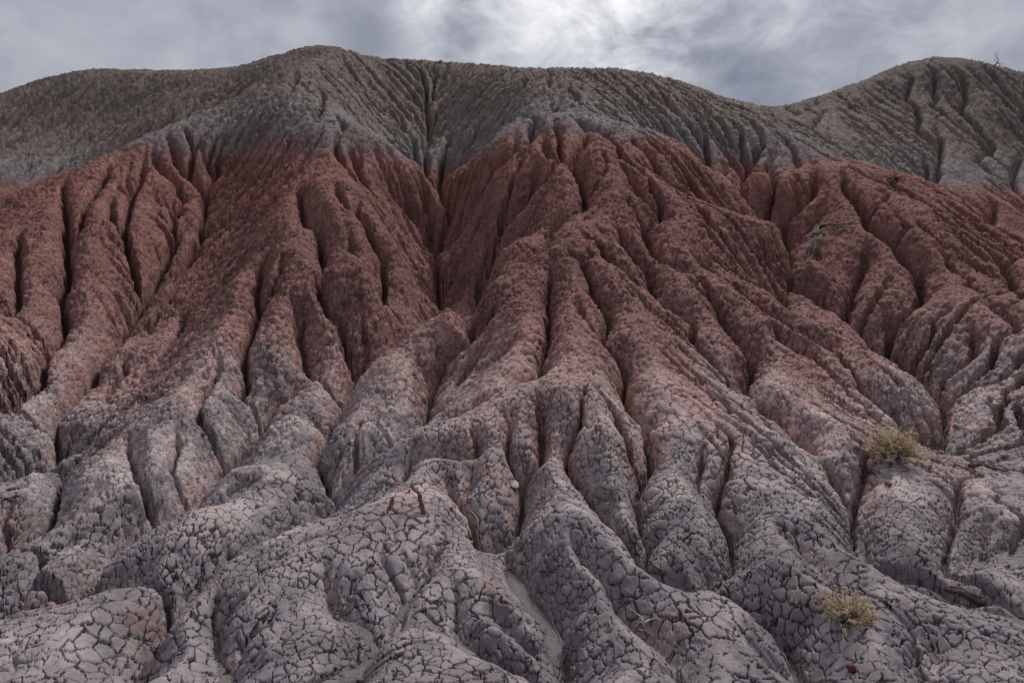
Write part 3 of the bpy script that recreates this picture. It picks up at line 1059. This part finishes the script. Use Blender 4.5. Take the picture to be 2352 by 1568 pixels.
def cast(o, d):
    ok, loc, nrm, _ = hills_eval.ray_cast(o, d)
    return (loc, nrm) if ok else (None, None)


def surf(fx, fy, lift=0.0):
    """ground point on the sight line of full-size picture point (fx, fy)"""
    d = Vector(ray(fx * .6125, fy * .6125)).normalized()
    loc, nrm = cast(Vector((0, 0, 0)), d)
    if loc is None:
        return None
    return loc + nrm * lift


def drop(x, y):
    return cast(Vector((x, y, 30)), Vector((0, 0, -1)))


def px(fx, fy, Y):
    return Vector(pt(fx * .6125, fy * .6125, Y))


class Bag:
    """collects faces for one mesh"""
    def __init__(self):
        self.v, self.f = [], []

    def tube(self, pts, radii, sides=6, rough=0.0, cap=True):
        pts = [Vector(p) for p in pts]
        n = len(pts)
        b0 = len(self.v)
        up = Vector((.31, .17, .93))
        for i, p in enumerate(pts):
            t = (pts[min(i + 1, n - 1)] - pts[max(i - 1, 0)])
            t = t.normalized() if t.length > 1e-9 else Vector((0, 0, 1))
            a = t.cross(up)
            if a.length < .1: a = t.cross(Vector((1, 0, 0)))
            a.normalize(); b = t.cross(a).normalized()
            r = radii[i] if not isinstance(radii, (int, float)) else radii
            for k in range(sides):
                ang = 2 * math.pi * k / sides
                rr = r * (1 + rough * R.uniform(-1, 1))
                self.v.append(p + a * (math.cos(ang) * rr) + b * (math.sin(ang) * rr))
        for i in range(n - 1):
            for k in range(sides):
                q = b0 + i * sides
                self.f.append((q + k, q + (k + 1) % sides, q + sides + (k + 1) % sides, q + sides + k))
        if cap:
            self.f.append(tuple(b0 + k for k in range(sides))[::-1])
            self.f.append(tuple(b0 + (n - 1) * sides + k for k in range(sides)))

    def leaf(self, p, d, up, ln, w):
        s_ = d.cross(up)
        if s_.length < 1e-4: return
        s_.normalize()
        q = len(self.v)
        fold = d.cross(s_).normalized() * (w * .25)
        self.v += [p, p + d * (ln * .5) + s_ * (w * .5) + fold, p + d * ln, p + d * (ln * .5) - s_ * (w * .5) + fold]
        self.f += [(q, q + 1, q + 2), (q, q + 2, q + 3)]

    def rock(self, c, size, seed, rot=0.0, sub=2, rough=.22, tilt=(0, 0)):
        rr = random.Random(seed)
        import bmesh
        bm = bmesh.new()
        bmesh.ops.create_icosphere(bm, subdivisions=sub, radius=1)
        planes = [(Vector((rr.gauss(0, 1), rr.gauss(0, 1), rr.gauss(0, 1))).normalized(), rr.uniform(.62, .9)) for _ in range(9)]
        M3 = Matrix.Rotation(rot, 3, 'Z') @ Matrix.Rotation(tilt[0], 3, 'X') @ Matrix.Rotation(tilt[1], 3, 'Y')
        q = len(self.v)
        for v in bm.verts:
            p = v.co.copy()
            for nn, d in planes:
                e = p.dot(nn) - d
                if e > 0: p -= nn * e * .9
            p *= 1 + rough * .25 * rr.uniform(-1, 1)
            self.v.append(c + M3 @ Vector((p.x * size[0], p.y * size[1], p.z * size[2])))
        for f in bm.faces:
            self.f.append(tuple(q + v.index for v in f.verts))
        bm.free()

    def build(self, name, mat, parent=None, smooth=True, origin=None):
        m = bpy.data.meshes.new(name)
        o = origin if origin is not None else Vector((0, 0, 0))
        m.from_pydata([tuple(Vector(v) - o) for v in self.v], [], self.f)
        if smooth: m.polygons.foreach_set('use_smooth', [True] * len(m.polygons))
        m.materials.append(mat)
        ob = bpy.data.objects.new(name, m)
        COL.objects.link(ob)
        if parent is not None:
            ob.parent = parent
        else:
            ob.location = o
        return ob


def tag(o, label, cat, group=None):
    o['label'] = label; o['category'] = cat
    if group: o['group'] = group
    return o


def empty(name, loc, label, cat, group=None):
    o = bpy.data.objects.new(name, None)
    o.empty_display_size = .05
    o.location = loc
    COL.objects.link(o)
    return tag(o, label, cat, group)


def wood_material(name, c0, c1, scale=60):
    M = Mat(name)
    tc = M.N.new('ShaderNodeTexCoord')
    n = M.noise(tc.outputs['Object'], scale, 4, .6, 0, .6)
    M.L.new(M.ramp(n, [(.32, c0), (.68, c1)]), M.bsdf.inputs['Base Color'])
    M.L.new(M.bump(M.noise(tc.outputs['Object'], scale * 4, 3, .6), .5, .0012), M.bsdf.inputs['Normal'])
    return M.m


def leaf_material(name, c0, c1, c2, scale=55):
    M = Mat(name)
    tc = M.N.new('ShaderNodeTexCoord')
    n = M.noise(tc.outputs['Object'], scale, 3, .7)
    M.L.new(M.ramp(n, [(.3, c0), (.5, c1), (.7, c2)]), M.bsdf.inputs['Base Color'])
    M.bsdf.inputs['Roughness'].default_value = .7
    tr = M.N.new('ShaderNodeBsdfTranslucent'); ms = M.N.new('ShaderNodeMixShader'); ms.inputs[0].default_value = .35
    M.L.new(M.bsdf.inputs['Base Color'].links[0].from_socket, tr.inputs[0])
    M.L.new(M.bsdf.outputs[0], ms.inputs[1]); M.L.new(tr.outputs[0], ms.inputs[2])
    M.L.new(ms.outputs[0], M.N['Material Output'].inputs[0])
    return M.m


def stone_material(name, c0, c1, scale=40):
    M = Mat(name)
    tc = M.N.new('ShaderNodeTexCoord')
    n = M.noise(tc.outputs['Object'], scale, 5, .65)
    M.L.new(M.ramp(n, [(.3, c0), (.7, c1)]), M.bsdf.inputs['Base Color'])
    M.L.new(M.bump(M.noise(tc.outputs['Object'], scale * 3, 4, .65), .6, .002), M.bsdf.inputs['Normal'])
    return M.m


M_WOOD = wood_material('weathered_brown_wood', (.085, .045, .032), (.23, .145, .10))
M_PALE = wood_material('bleached_grey_wood', (.20, .16, .14), (.46, .40, .36))
M_DARK = wood_material('dark_dead_wood', (.022, .017, .015), (.06, .048, .042))
M_ROOT = wood_material('dry_grey_root', (.07, .055, .05), (.20, .165, .145))
M_BARK = wood_material('split_brown_bark', (.045, .03, .025), (.14, .10, .08), 35)
M_STRAW = leaf_material('straw_leaf', (.60, .45, .27), (.80, .64, .43), (.90, .80, .62))
M_OLIVE = leaf_material('olive_leaf', (.42, .32, .17), (.64, .51, .32), (.80, .69, .49))
M_STALK = wood_material('rusty_stalk', (.22, .12, .06), (.40, .26, .15))
M_STEM = wood_material('shrub_stem', (.10, .07, .05), (.26, .19, .14))
M_STONE = stone_material('pale_sandstone', (.22, .20, .18), (.40, .37, .33))
M_RUST = stone_material('rust_orange_stone', (.16, .07, .04), (.32, .15, .075))
M_CLOD = stone_material('brown_clay_clod', (.085, .04, .03), (.20, .11, .085))
M_RED = stone_material('dark_red_stone', (.06, .022, .018), (.13, .05, .038))


def wander(p, d, length, n, bend, droop=0.0):
    pts = [p.copy()]
    for k in range(n):
        d = (d + Vector((R.gauss(0, bend), R.gauss(0, bend), R.gauss(0, bend) - droop))).normalized()
        p = p + d * (length / n)
        pts.append(p.copy())
    return pts


def shrub(name, label, fx, fy, width, height, nstem, nleaf, leafmat, leaf_len, stalks, dense=True, lean=(0, 0)):
    base, nrm = None, None
    b = surf(fx, fy)
    root = empty(name, b, label, 'shrub')
    leaves = Bag()
    O = Vector((0, 0, -.004))
    paths = []
    for i in range(nstem):
        stems = Bag()
        az = R.uniform(0, 2 * math.pi)
        el = R.uniform(.12, 1.25) if dense else R.uniform(.15, 1.1)
        rad = math.hypot(math.cos(el) * width * .5, math.sin(el) * height) * R.uniform(.72, 1.0)
        d = Vector((math.cos(az) * math.cos(el) + lean[0], math.sin(az) * math.cos(el) + lean[1], math.sin(el) * .9 + .05)).normalized()
        P_ = wander(O + Vector((R.gauss(0, .008), R.gauss(0, .008), 0)), d, rad, 6, .12)
        r0 = width * R.uniform(.006, .012)
        stems.tube(P_, [r0 * (1 - .75 * k / 6) for k in range(7)], 5, .1)
        paths.append(P_)
        for t in range(5 if dense else 4):
            k = R.randint(2, 5)
            dd = (P_[k + 1] - P_[k]).normalized() + Vector((R.gauss(0, .55), R.gauss(0, .55), R.gauss(.15, .45)))
            Q_ = wander(P_[k], dd.normalized(), rad * R.uniform(.18, .38), 4, .22)
            stems.tube(Q_, [r0 * .45 * (1 - .7 * j / 4) for j in range(5)], 4)
            paths.append(Q_)
        stems.build('stem', M_STEM, root)
    for i in range(nleaf):
        P_ = R.choice(paths)
        f = (1 - R.random() ** 1.6) * (len(P_) - 1.001)
        if len(P_) == 7 and f < 2.5: f = 2.5 + R.random() * 3.4
        k = int(f)
        p = P_[k].lerp(P_[k + 1], f - k)
        d = Vector((R.gauss(0, 1), R.gauss(0, 1), R.gauss(.5, .9))).normalized()
        leaves.leaf(p + d * .002, d, Vector((R.gauss(0, 1), R.gauss(0, 1), R.gauss(0, 1))), leaf_len * R.uniform(.6, 1.4), leaf_len * R.uniform(.28, .5))
    for i in range(stalks):
        stalk = Bag()
        az = R.uniform(0, 2 * math.pi)
        rr = R.random() ** .5 * width * .40
        p = Vector((math.cos(az) * rr, math.sin(az) * rr, height * R.uniform(.35, .7)))
        d = Vector((math.cos(az) * .3, math.sin(az) * .3, 1)).normalized()
        Q_ = wander(p, d, height * R.uniform(.35, .75), 5, .09)
        stalk.tube(Q_, [.0013 - .00015 * j for j in range(6)], 4)
        for j in range(4):
            q = Q_[R.randint(2, 5)]
            dd = Vector((R.gauss(0, 1), R.gauss(0, 1), R.gauss(.6, .5))).normalized()
            stalk.leaf(q, dd, Vector((0, 0, 1)), leaf_len * .8, leaf_len * .3)
        stalk.build('dry_stalk', M_STALK, root)
    fo = leaves.build('foliage', leafmat, root, smooth=False)
    fo['kind'] = 'stuff'
    return root


shrub('straw_shrub', 'straw yellow rounded shrub at the mouth of the right gully', 3340, 1712, .41, .205, 110, 14000, M_STRAW, .0078, 44)
sp = shrub('sparse_shrub', 'sparse low olive shrub on cracked clay in the lower right', 3185, 2325, .31, .095, 44, 3200, M_OLIVE, .0075, 14, False, (-.12, 0))
b = Bag()
p = Vector((.0, 0, .03))
b.tube([p, p + Vector((.015, 0, .045)), p + Vector((.03, .003, .085)), p + Vector((.036, .004, .13))], [.0016, .0014, .0012, .0008], 5)
b.build('tall_stalk', M_STALK, sp)

# --- the dead bush on the right skyline
Yt = None
base = surf(3731, 251) or px(3731, 252, 20)
Yt = base.y


def zt_(pts, dy=0.0):
    """picture points of the enlarged skyline window, as places beside the bush's base"""
    return [px(3690 + x / 19.6, 180 + y / 19.6, Yt + dy * i) - base for i, (x, y) in enumerate(pts)]


t = empty('dead_bush', base, 'small leafless dead bush on the skyline of the right hill', 'dead bush')
b = Bag()
u_ = .0115
b.tube(zt_([(760, 1400), (800, 1310), (880, 1200), (960, 1120), (1010, 1080)], .01), [u_ * 1.5, u_ * 1.4, u_ * 1.3, u_ * 1.6, u_ * 1.5], 6, .15)
b.build('trunk', M_DARK, t)
for pts, dy, r in (([(1010, 1100), (1050, 990), (1075, 880), (1010, 810), (955, 740), (965, 650), (950, 590), (830, 530), (820, 460), (900, 380), (980, 335), (1040, 420), (1090, 400)], .012, u_ * .9),
                   ([(960, 1090), (960, 1030), (910, 970), (820, 940), (740, 890), (670, 878)], -.02, u_ * .8),
                   ([(955, 745), (880, 715), (800, 700), (850, 670)], -.015, u_ * .55),
                   ([(830, 535), (740, 520), (700, 460), (660, 430)], .02, u_ * .45),
                   ([(1075, 880), (1140, 830), (1210, 785)], .03, u_ * .4),
                   ([(1030, 1120), (1130, 1100), (1290, 1105), (1390, 1160), (1470, 1125), (1570, 1125)], .03, u_ * .7),
                   ([(1040, 1150), (1130, 1180), (1200, 1225), (1110, 1290), (1140, 1350), (990, 1390)], -.03, u_ * .7),
                   ([(1200, 1225), (1290, 1265), (1350, 1215), (1440, 1220), (1540, 1190)], .02, u_ * .4),
                   ([(1140, 1320), (1240, 1325), (1320, 1340), (1430, 1300), (1600, 1260)], -.02, u_ * .4),
                   ([(1380, 1420), (1470, 1350), (1540, 1280), (1630, 1255)], .01, u_ * .4),
                   ([(950, 1070), (880, 1080), (810, 1160), (790, 1220)], -.03, u_ * .4),
                   ([(780, 1310), (680, 1260), (600, 1260), (660, 1190)], .02, u_ * .35)):
    b = Bag()
    n = len(pts)
    b.tube(zt_(pts, dy), [r * (1 - .6 * i / (n - 1)) for i in range(n)], 5, .1)
    b.build('branch', M_DARK, t)


def lay(name, label, cat, strokes, mat, group=None, part='twig', lift=.004, rough=.12, main=None):
    """dead wood lying on the clay; strokes = [(points in the full-size picture, radius at start, radius at end, height above ground)]"""
    first = surf(*strokes[0][0][0])
    root = None
    bags = []
    for j, (pts, r0, r1, hh) in enumerate(strokes):
        P_ = []
        for i, q in enumerate(pts):
            e = hh[i] if isinstance(hh, (list, tuple)) else hh
            s_ = surf(*q[:2])
            if s_ is None: continue
            if e > .012:       # lifted clear of the ground: slide along the sight line so it still stands where it is seen
                s_ = s_ - Vector(s_).normalized() * e
            P_.append(s_ + Vector((0, 0, r0 * .5 + min(e, .012) + lift * .3)))
        if len(P_) < 2: continue
        C_ = smooth_line([tuple(p_) for p_ in P_], 3)
        n = len(C_)
        g = Bag()
        g.tube([Vector(c) for c in C_], [r0 + (r1 - r0) * k / (n - 1) for k in range(n)], 6, rough)
        bags.append(g)
    if len(bags) == 1:
        return tag(bags[0].build(name, mat, None, True, first), label, cat, group)
    root = empty(name, first, label, cat, group)
    for j, g in enumerate(bags):
        ob = g.build(main if (main and j == 0) else part, mat, None, True, first)
        ob.location = (0, 0, 0)
        ob.parent = root
    return root


# --- gnarled stump on the pale mound
sb = surf(1588, 1926)
st = empty('dead_stump', sb, 'gnarled brown dead stump standing on the pale mound', 'stump')


def sq(pts, dy=0.0):
    return [px(1400 + x / 7.84, 1750 + y / 7.84, sb.y + dy * i) - sb for i, (x, y) in enumerate(pts)]


g = Bag()
core = smooth_line([tuple(v) for v in sq([(1470, 1420), (1470, 1280), (1420, 1120), (1380, 960), (1360, 820), (1290, 720), (1180, 650), (1140, 560)], .006)], 4)
nn_ = len(core)
for k in range(7):
    a = k / 7 * 2 * math.pi
    g.tube([Vector(c) + Vector((math.cos(a + i * .09), math.sin(a + i * .09), 0)) * (.0074 * (1 - .35 * i / nn_) * (1 + .25 * math.sin(i * .9 + k)))
            for i, c in enumerate(core)], [.0062 * (1 - .35 * i / nn_) for i in range(nn_)], 6, .22)
g.build('trunk', M_WOOD, st)
for pts, r in (([(1100, 600), (1000, 570), (900, 535), (760, 545), (640, 580), (560, 650)], .0022), ([(640, 580), (540, 570), (430, 560)], .0012),
               ([(1060, 740), (950, 750), (850, 715), (760, 715), (670, 760)], .0022), ([(760, 715), (620, 735), (500, 715)], .0011),
               ([(1160, 600), (1200, 520), (1250, 460), (1300, 405)], .002), ([(1120, 600), (1130, 520), (1150, 470)], .0028),
               ([(1080, 650), (1040, 740), (1000, 780)], .0035), ([(1070, 680), (1060, 760), (1050, 800)], .003)):
    g = Bag()
    C_ = smooth_line([tuple(v) for v in sq(pts, R.uniform(-.006, .006))], 3)
    g.tube([Vector(c) for c in C_], [r * (1 - .6 * i / len(C_)) for i in range(len(C_))], 5, .15)
    g.build('twig', M_WOOD, st)

# --- orange-brown stub beside it
p = surf(1466, 1890)
g = Bag()
g.tube([Vector((0, 0, -.01)), Vector((.003, 0, .012)), Vector((.008, 0, .026)), Vector((.012, .002, .038))], [.012, .011, .009, .0065], 7, .28)
o = g.build('wood_stub', M_RUST, None, False, Vector((0, 0, 0))); o.location = p
tag(o, 'short rust orange stub sticking up left of the gnarled stump', 'stub')

# --- roots hanging out of the right spur, and the brush on its crest
def rp(pts): return [(2950 + x / 6.533, 820 + y / 6.533) for x, y in pts]


RS = [(rp([(760, 420), (750, 330), (770, 250), (850, 205), (960, 185), (1080, 165), (1180, 165), (1250, 190), (1340, 170), (1450, 160), (1560, 143), (1730, 165)]), .020, .006, .012),
      (rp([(700, 420), (690, 320), (730, 230), (800, 190), (880, 190)]), .018, .010, .012),
      (rp([(780, 330), (840, 370), (900, 400), (940, 400), (940, 350)]), .010, .005, .01),
      (rp([(720, 400), (640, 440), (560, 470), (480, 540), (380, 570)]), .009, .003, .01)]
for k in range(34):
    x0, y0 = R.uniform(680, 880), R.uniform(390, 520)
    ex, ey = R.uniform(200, 620), R.uniform(780, 1260)
    pts = []
    for i in range(6):
        f = i / 5
        pts.append((x0 + (ex - x0) * f + R.gauss(0, 18), y0 + (ey - y0) * f ** .9 + R.gauss(0, 14)))
    RS.append((rp(pts), R.uniform(.003, .007), .0015, R.choice((.004, .01, .02, .035))))
for pts in ([(860, 500), (880, 600), (950, 660), (960, 740), (1030, 830)], [(960, 690), (990, 600), (970, 500)], [(940, 410), (880, 470), (850, 560), (760, 640), (700, 720), (660, 850)],
            [(1020, 420), (1110, 345), (1050, 290), (1000, 220)], [(680, 830), (750, 900), (750, 1000)]):
    RS.append((rp(pts), .004, .0018, .012))
lay('exposed_roots', 'tangle of grey roots hanging from the red right spur', 'roots', RS, M_ROOT, part='root', main='root_crown')

bb = surf(3352, 668)
br = empty('brush_tangle', bb, 'dry tangled brush on the crest of the right spur', 'brush')
for k in range(34):
    d = Vector((R.gauss(.1, .9), R.gauss(0, .6), R.uniform(.05, 1.0))).normalized()
    g = Bag()
    P_ = wander(Vector((R.gauss(0, .05), R.gauss(0, .04), -.01)), d, R.uniform(.12, .30), 7, .38, .10)
    g.tube(P_, [.0065 * (1 - .7 * i / 7) for i in range(8)], 5, .15)
    g.build('twig', M_PALE if k % 4 == 0 else M_WOOD, br)

# --- dead wood in the foreground, read off the photograph
def h_(pts): return [(1280 + x * .5484, 1700 + y * .5484) for x, y in pts]
def i_(pts): return [(2560 + x * .5484, 1700 + y * .5484) for x, y in pts]
def g_(pts): return [(0 + x * .5484, 1700 + y * .5484) for x, y in pts]
def f_(pts): return [(2560 + x * .5484, 850 + y * .5484) for x, y in pts]
def k_(pts): return [(2350 + x / 7.84, 2250 + y / 7.84) for x, y in pts]


lay('branched_twig', 'pale branched dead twig lying in the silt, lower centre right', 'twig', [
    (k_([(270, 880), (330, 810), (420, 770), (520, 790), (600, 730), (700, 690), (830, 640), (900, 640)]), .006, .0025, (.006, .012, .016, .018, .014, .012, .010, .008)),
    (k_([(480, 760), (440, 640), (380, 560), (300, 500), (220, 410), (100, 335)]), .004, .0018, (.018, .016, .012, .01, .008, .006)),
    (k_([(480, 770), (490, 680), (470, 580), (400, 560)]), .0028, .0015, .016),
    (k_([(360, 745), (250, 740), (120, 745)]), .0022, .001, .01),
    (k_([(830, 640), (860, 590), (880, 520)]), .0025, .0012, .012),
    (k_([(480, 800), (530, 880), (560, 960), (680, 1050), (800, 1120)]), .0038, .0015, .008),
    (k_([(300, 900), (400, 930), (500, 950), (570, 930)]), .004, .002, .005)], M_PALE, main='branch')
lay('upright_stick', 'short bleached stick leaning in a rill right of the branched twig', 'stick', [
    (k_([(1390, 1420), (1440, 1250), (1480, 1080), (1510, 940), (1520, 840)]), .0075, .0055, (.006, .012, .018, .022, .026)),
    (k_([(1500, 830), (1515, 780), (1500, 730)]), .0025, .001, .028),
    (k_([(1530, 830), (1570, 790), (1600, 750)]), .0022, .001, .028),
    (k_([(1500, 1200), (1540, 1160), (1550, 1130)]), .003, .0015, .016)], M_PALE, main='stick')
lay('root_twig', 'bent brown root lying on the clay right of the centre gully', 'twig', [
    (h_([(2120, 745), (2150, 790), (2200, 815), (2230, 850), (2290, 890)]), .0045, .0018, .008),
    (h_([(2120, 745), (2090, 775), (2070, 770)]), .002, .001, .006)], M_WOOD)
lay('thin_root', 'thin grey root lying in the gully behind the pale mound', 'twig', [
    (h_([(880, 400), (920, 440), (935, 490), (940, 540)]), .0042, .002, .006)], M_PALE)
lay('fine_twig', 'fine straw twig standing at the head of the central silt gully', 'twig', [
    (h_([(1470, 1060), (1450, 1030), (1440, 1005)]), .0016, .0008, (.004, .02, .03)),
    (h_([(1475, 1055), (1490, 1030), (1490, 1010)]), .0014, .0008, (.004, .02, .03)),
    (h_([(1470, 1060), (1490, 1040)]), .0014, .0008, .01)], M_PALE)
lay('fine_twig', 'fine straw twig lying flat in the central silt gully', 'twig', [
    (h_([(1440, 1150), (1460, 1200), (1490, 1250), (1500, 1300)]), .0016, .0009, .004)], M_PALE)
lay('curled_straw', 'curled straw resting on the clay left of the bent brown root', 'twig', [
    (h_([(1970, 545), (1980, 525), (2000, 520)]), .0014, .0008, .006)], M_PALE)
lay('fallen_branch', 'dark split log half buried at the lower right', 'log', [
    (i_([(1790, 945), (1850, 955), (1910, 965), (1970, 1000), (2020, 1020), (2070, 1035)]), .010, .021, .006),
    (i_([(1830, 935), (1900, 945), (1960, 975), (2040, 1010)]), .008, .014, .010),
    (i_([(1940, 1040), (1990, 1055), (2040, 1075)]), .002, .001, .004)], M_BARK, main='log')
lay('bark_strip', 'brown strip of bark on the ledge at the right edge', 'bark', [
    (i_([(1960, 95), (2020, 85), (2080, 95), (2140, 115), (2220, 135)]), .013, .006, .004),
    (i_([(1970, 80), (2030, 75), (2100, 100)]), .006, .005, .012)], M_BARK, main='bark_strip')
lay('grey_branch', 'pale branch lying at the left edge above the grey gullies', 'branch', [
    (g_([(-20, 300), (40, 318), (90, 305), (140, 300), (175, 325)]), .008, .003, .006),
    (g_([(60, 310), (110, 330), (160, 328)]), .003, .0015, .004)], M_ROOT, main='branch')
lay('twig_pile', 'small pile of broken twigs near the left edge', 'twigs', [
    (g_([(85, 640), (140, 585), (185, 540)]), .003, .0018, .01),
    (g_([(105, 655), (150, 600)]), .0022, .0012, .006),
    (g_([(185, 550), (190, 520), (183, 500)]), .002, .001, (.01, .02, .03)),
    (g_([(10, 730), (60, 690), (100, 660)]), .002, .0012, .004),
    (g_([(120, 600), (130, 575)]), .002, .001, .014)], M_PALE)
lay('bleached_twig', 'white branching twig above the dark pit left of centre', 'twig', [
    (g_([(2290, 130), (2240, 90), (2200, 60), (2160, 75)]), .0028, .001, (.01, .03, .04, .03)),
    (g_([(2240, 90), (2235, 50), (2200, 10)]), .002, .001, .035),
    (g_([(2240, 90), (2270, 85), (2310, 95)]), .002, .001, .03),
    (g_([(2250, 110), (2220, 110), (2180, 100)]), .0018, .001, .02)], M_PALE)
lay('bent_straw', 'bent straw stem in the rill at the far left', 'twig', [(g_([(360, 370), (380, 345), (405, 325)]), .0018, .0009, .006)], M_PALE)
lay('pale_stick', 'pale forked stick on the red slope below the root tangle', 'stick', [
    (rp([(1480, 265), (1510, 300), (1550, 345), (1620, 325)]), .007, .004, .006)], M_PALE)
lay('rootlets', 'pale rootlets at the foot of the dark right gully', 'roots', [
    (rp([(90, 1380), (150, 1400), (180, 1470), (190, 1500)]), .005, .002, .012),
    (rp([(60, 1500), (100, 1440), (80, 1400)]), .004, .002, .012),
    (rp([(90, 1500), (100, 1440), (40, 1460)]), .003, .002, .012)], M_ROOT, part='root')
lay('dry_straw', 'pale dry stem low in the deep centre left rill', 'twig', [
    ([(1372, 1378), (1392, 1372), (1402, 1366)], .003, .0015, .006), ([(1370, 1392), (1376, 1376)], .003, .0015, .006)], M_PALE)
lay('dry_sprig', 'tiny dry sprig in the hollow left of the right spur', 'twig', [
    ([(2756, 700), (2752, 686), (2756, 672)], .006, .003, (.004, .05, .1)), ([(2754, 692), (2762, 682)], .004, .002, .05)], M_ROOT)


# --- stones and clods
def stone(name, label, fx, fy, wpx, hpx, mat, dpx=None, seed=1, tilt=(0, 0), group=None, sink=.25, cat='stone', rot=None):
    p = surf(fx, fy)
    k = p.length / 2560.0
    g = Bag()
    g.rock(Vector((0, 0, 0)), (wpx * k / 2, (dpx or wpx) * k / 2, hpx * k / 2), seed, 0, 2, .2, tilt)
    o = g.build(name, mat, None, False, Vector((0, 0, 0)))
    o.location = p + Vector((0, 0, hpx * k / 2 * (1 - sink * 2)))
    if rot is None: rot = R.uniform(0, 3)
    o.rotation_euler = (0, 0, rot)
    return tag(o, label, cat, group)


stone('pale_stone', 'pale upright stone wedged in a centre right rill', 2434, 1708, 22, 44, M_STONE, 20, 3, (0, .12), sink=.1, rot=0)
stone('flat_stone', 'flat pale grey stone slab on the clay finger near centre', 1928, 1818, 44, 12, M_STONE, 60, 5, (.35, .1), sink=.0, rot=.3)
stone('round_stone', 'round dark red stone near the bottom right', 3192, 2515, 34, 27, M_RED, 32, 8, sink=.12)
stone('clay_ball', 'round brown clay ball in the gully left of the pale mound', 1223, 1838, 26, 24, M_CLOD, 26, 9, sink=.15, cat='clod')
stone('orange_chip', 'small orange stone chip in the bottom left dark gully', 717, 2216, 16, 18, M_RUST, 14, 10)
stone('brown_clod', 'crumbled brown clod on the edge of the bottom left gully', 626, 2274, 30, 18, M_CLOD, 24, 11, cat='clod')
stone('brown_clod', 'dark brown clod in the silt at the bottom edge left', 858, 2516, 26, 30, M_CLOD, 22, 12, cat='clod')
stone('orange_chip', 'orange stone chip on silt in the lower centre left', 1386, 2466, 14, 11, M_RUST, 12, 13)
stone('orange_chip', 'orange stone chip at the very bottom edge left of centre', 1358, 2550, 14, 10, M_RUST, 12, 14)
stone('orange_chip', 'orange stone chip left of the crumbled clods on the mound', 1288, 2096, 12, 10, M_RUST, 10, 15)
stone('red_pebble', 'red pebble on cracked clay below the branched twig', 2388, 2440, 9, 9, M_RED, 9, 16)
stone('rust_pebble', 'rust pebble on cracked clay at the bottom centre right', 2421, 2516, 9, 8, M_RUST, 9, 17)
stone('brown_clod', 'brown clod on the front slope of the pale mound', 1395, 2118, 26, 16, M_CLOD, 22, 18, cat='clod')
stone('brown_clod', 'brown clod below the straw shrub on the right ledge', 3330, 1815, 34, 14, M_CLOD, 26, 19, cat='clod')
stone('brown_clod', 'brown clod in the rill at the lower right edge', 3826, 2318, 16, 14, M_CLOD, 16, 20, cat='clod')
stone('rust_pebble', 'rust pebble high on the grey band of the left peak', 1197, 414, 9, 7, M_RUST, 9, 21)
stone('brown_clod', 'brown clod on the pale ridge at the left edge', 55, 1832, 40, 12, M_CLOD, 26, 22, cat='clod')
stone('brown_clod', 'brown clod on the mauve slope near the left edge', 152, 2320, 26, 9, M_CLOD, 18, 23, cat='clod')
stone('rust_pebble', 'rust pebble in the rill right of the upright pale stone', 2739, 1742, 12, 12, M_RUST, 12, 24)
stone('small_clod', 'small grey-brown clod on the right shoulder', 3703, 1412, 16, 12, M_CLOD, 14, 25, cat='clod')

# --- gravel and crumbs washed into the gullies: nobody could count it
g = Bag()
cells = np.argwhere((SILT > .35) & (RAD < 6) & (np.abs(GT) < .68))
pick = cells[np.random.RandomState(3).choice(len(cells), 2600)]
for i, j in pick:
    x = X[i, j] + R.uniform(-.01, .01); y = Yg[i, j] + R.uniform(-.01, .01)
    loc, nrm = drop(x, y)
    if loc is None: continue
    r = .0011 + .0036 * R.random() ** 4
    q = len(g.v)
    ax = [Vector((R.gauss(0, 1), R.gauss(0, 1), R.gauss(0, 1))).normalized() for _ in range(3)]
    for a in (Vector((1, 0, 0)), Vector((-1, 0, 0)), Vector((0, 1, 0)), Vector((0, -1, 0)), Vector((0, 0, 1)), Vector((0, 0, -1))):
        g.v.append(loc + a * (r * R.uniform(.7, 1.3)) + ax[0] * r * .2)
    for f in ((0, 2, 4), (2, 1, 4), (1, 3, 4), (3, 0, 4), (2, 0, 5), (1, 2, 5), (3, 1, 5), (0, 3, 5)):
        g.f.append(tuple(q + k for k in f))
M_GRAVEL = stone_material('washed_gravel', (.10, .09, .09), (.38, .34, .31), 25)
gr = g.build('loose_gravel', M_GRAVEL, None, False)
gr['kind'] = 'stuff'
print('silt share', (SILT[RAD<5]>.4).mean(), np.quantile(ACC[RAD<4], [.5,.9,.95,.99]))
print('all', round(time.time() - T0, 1), len(g.f))
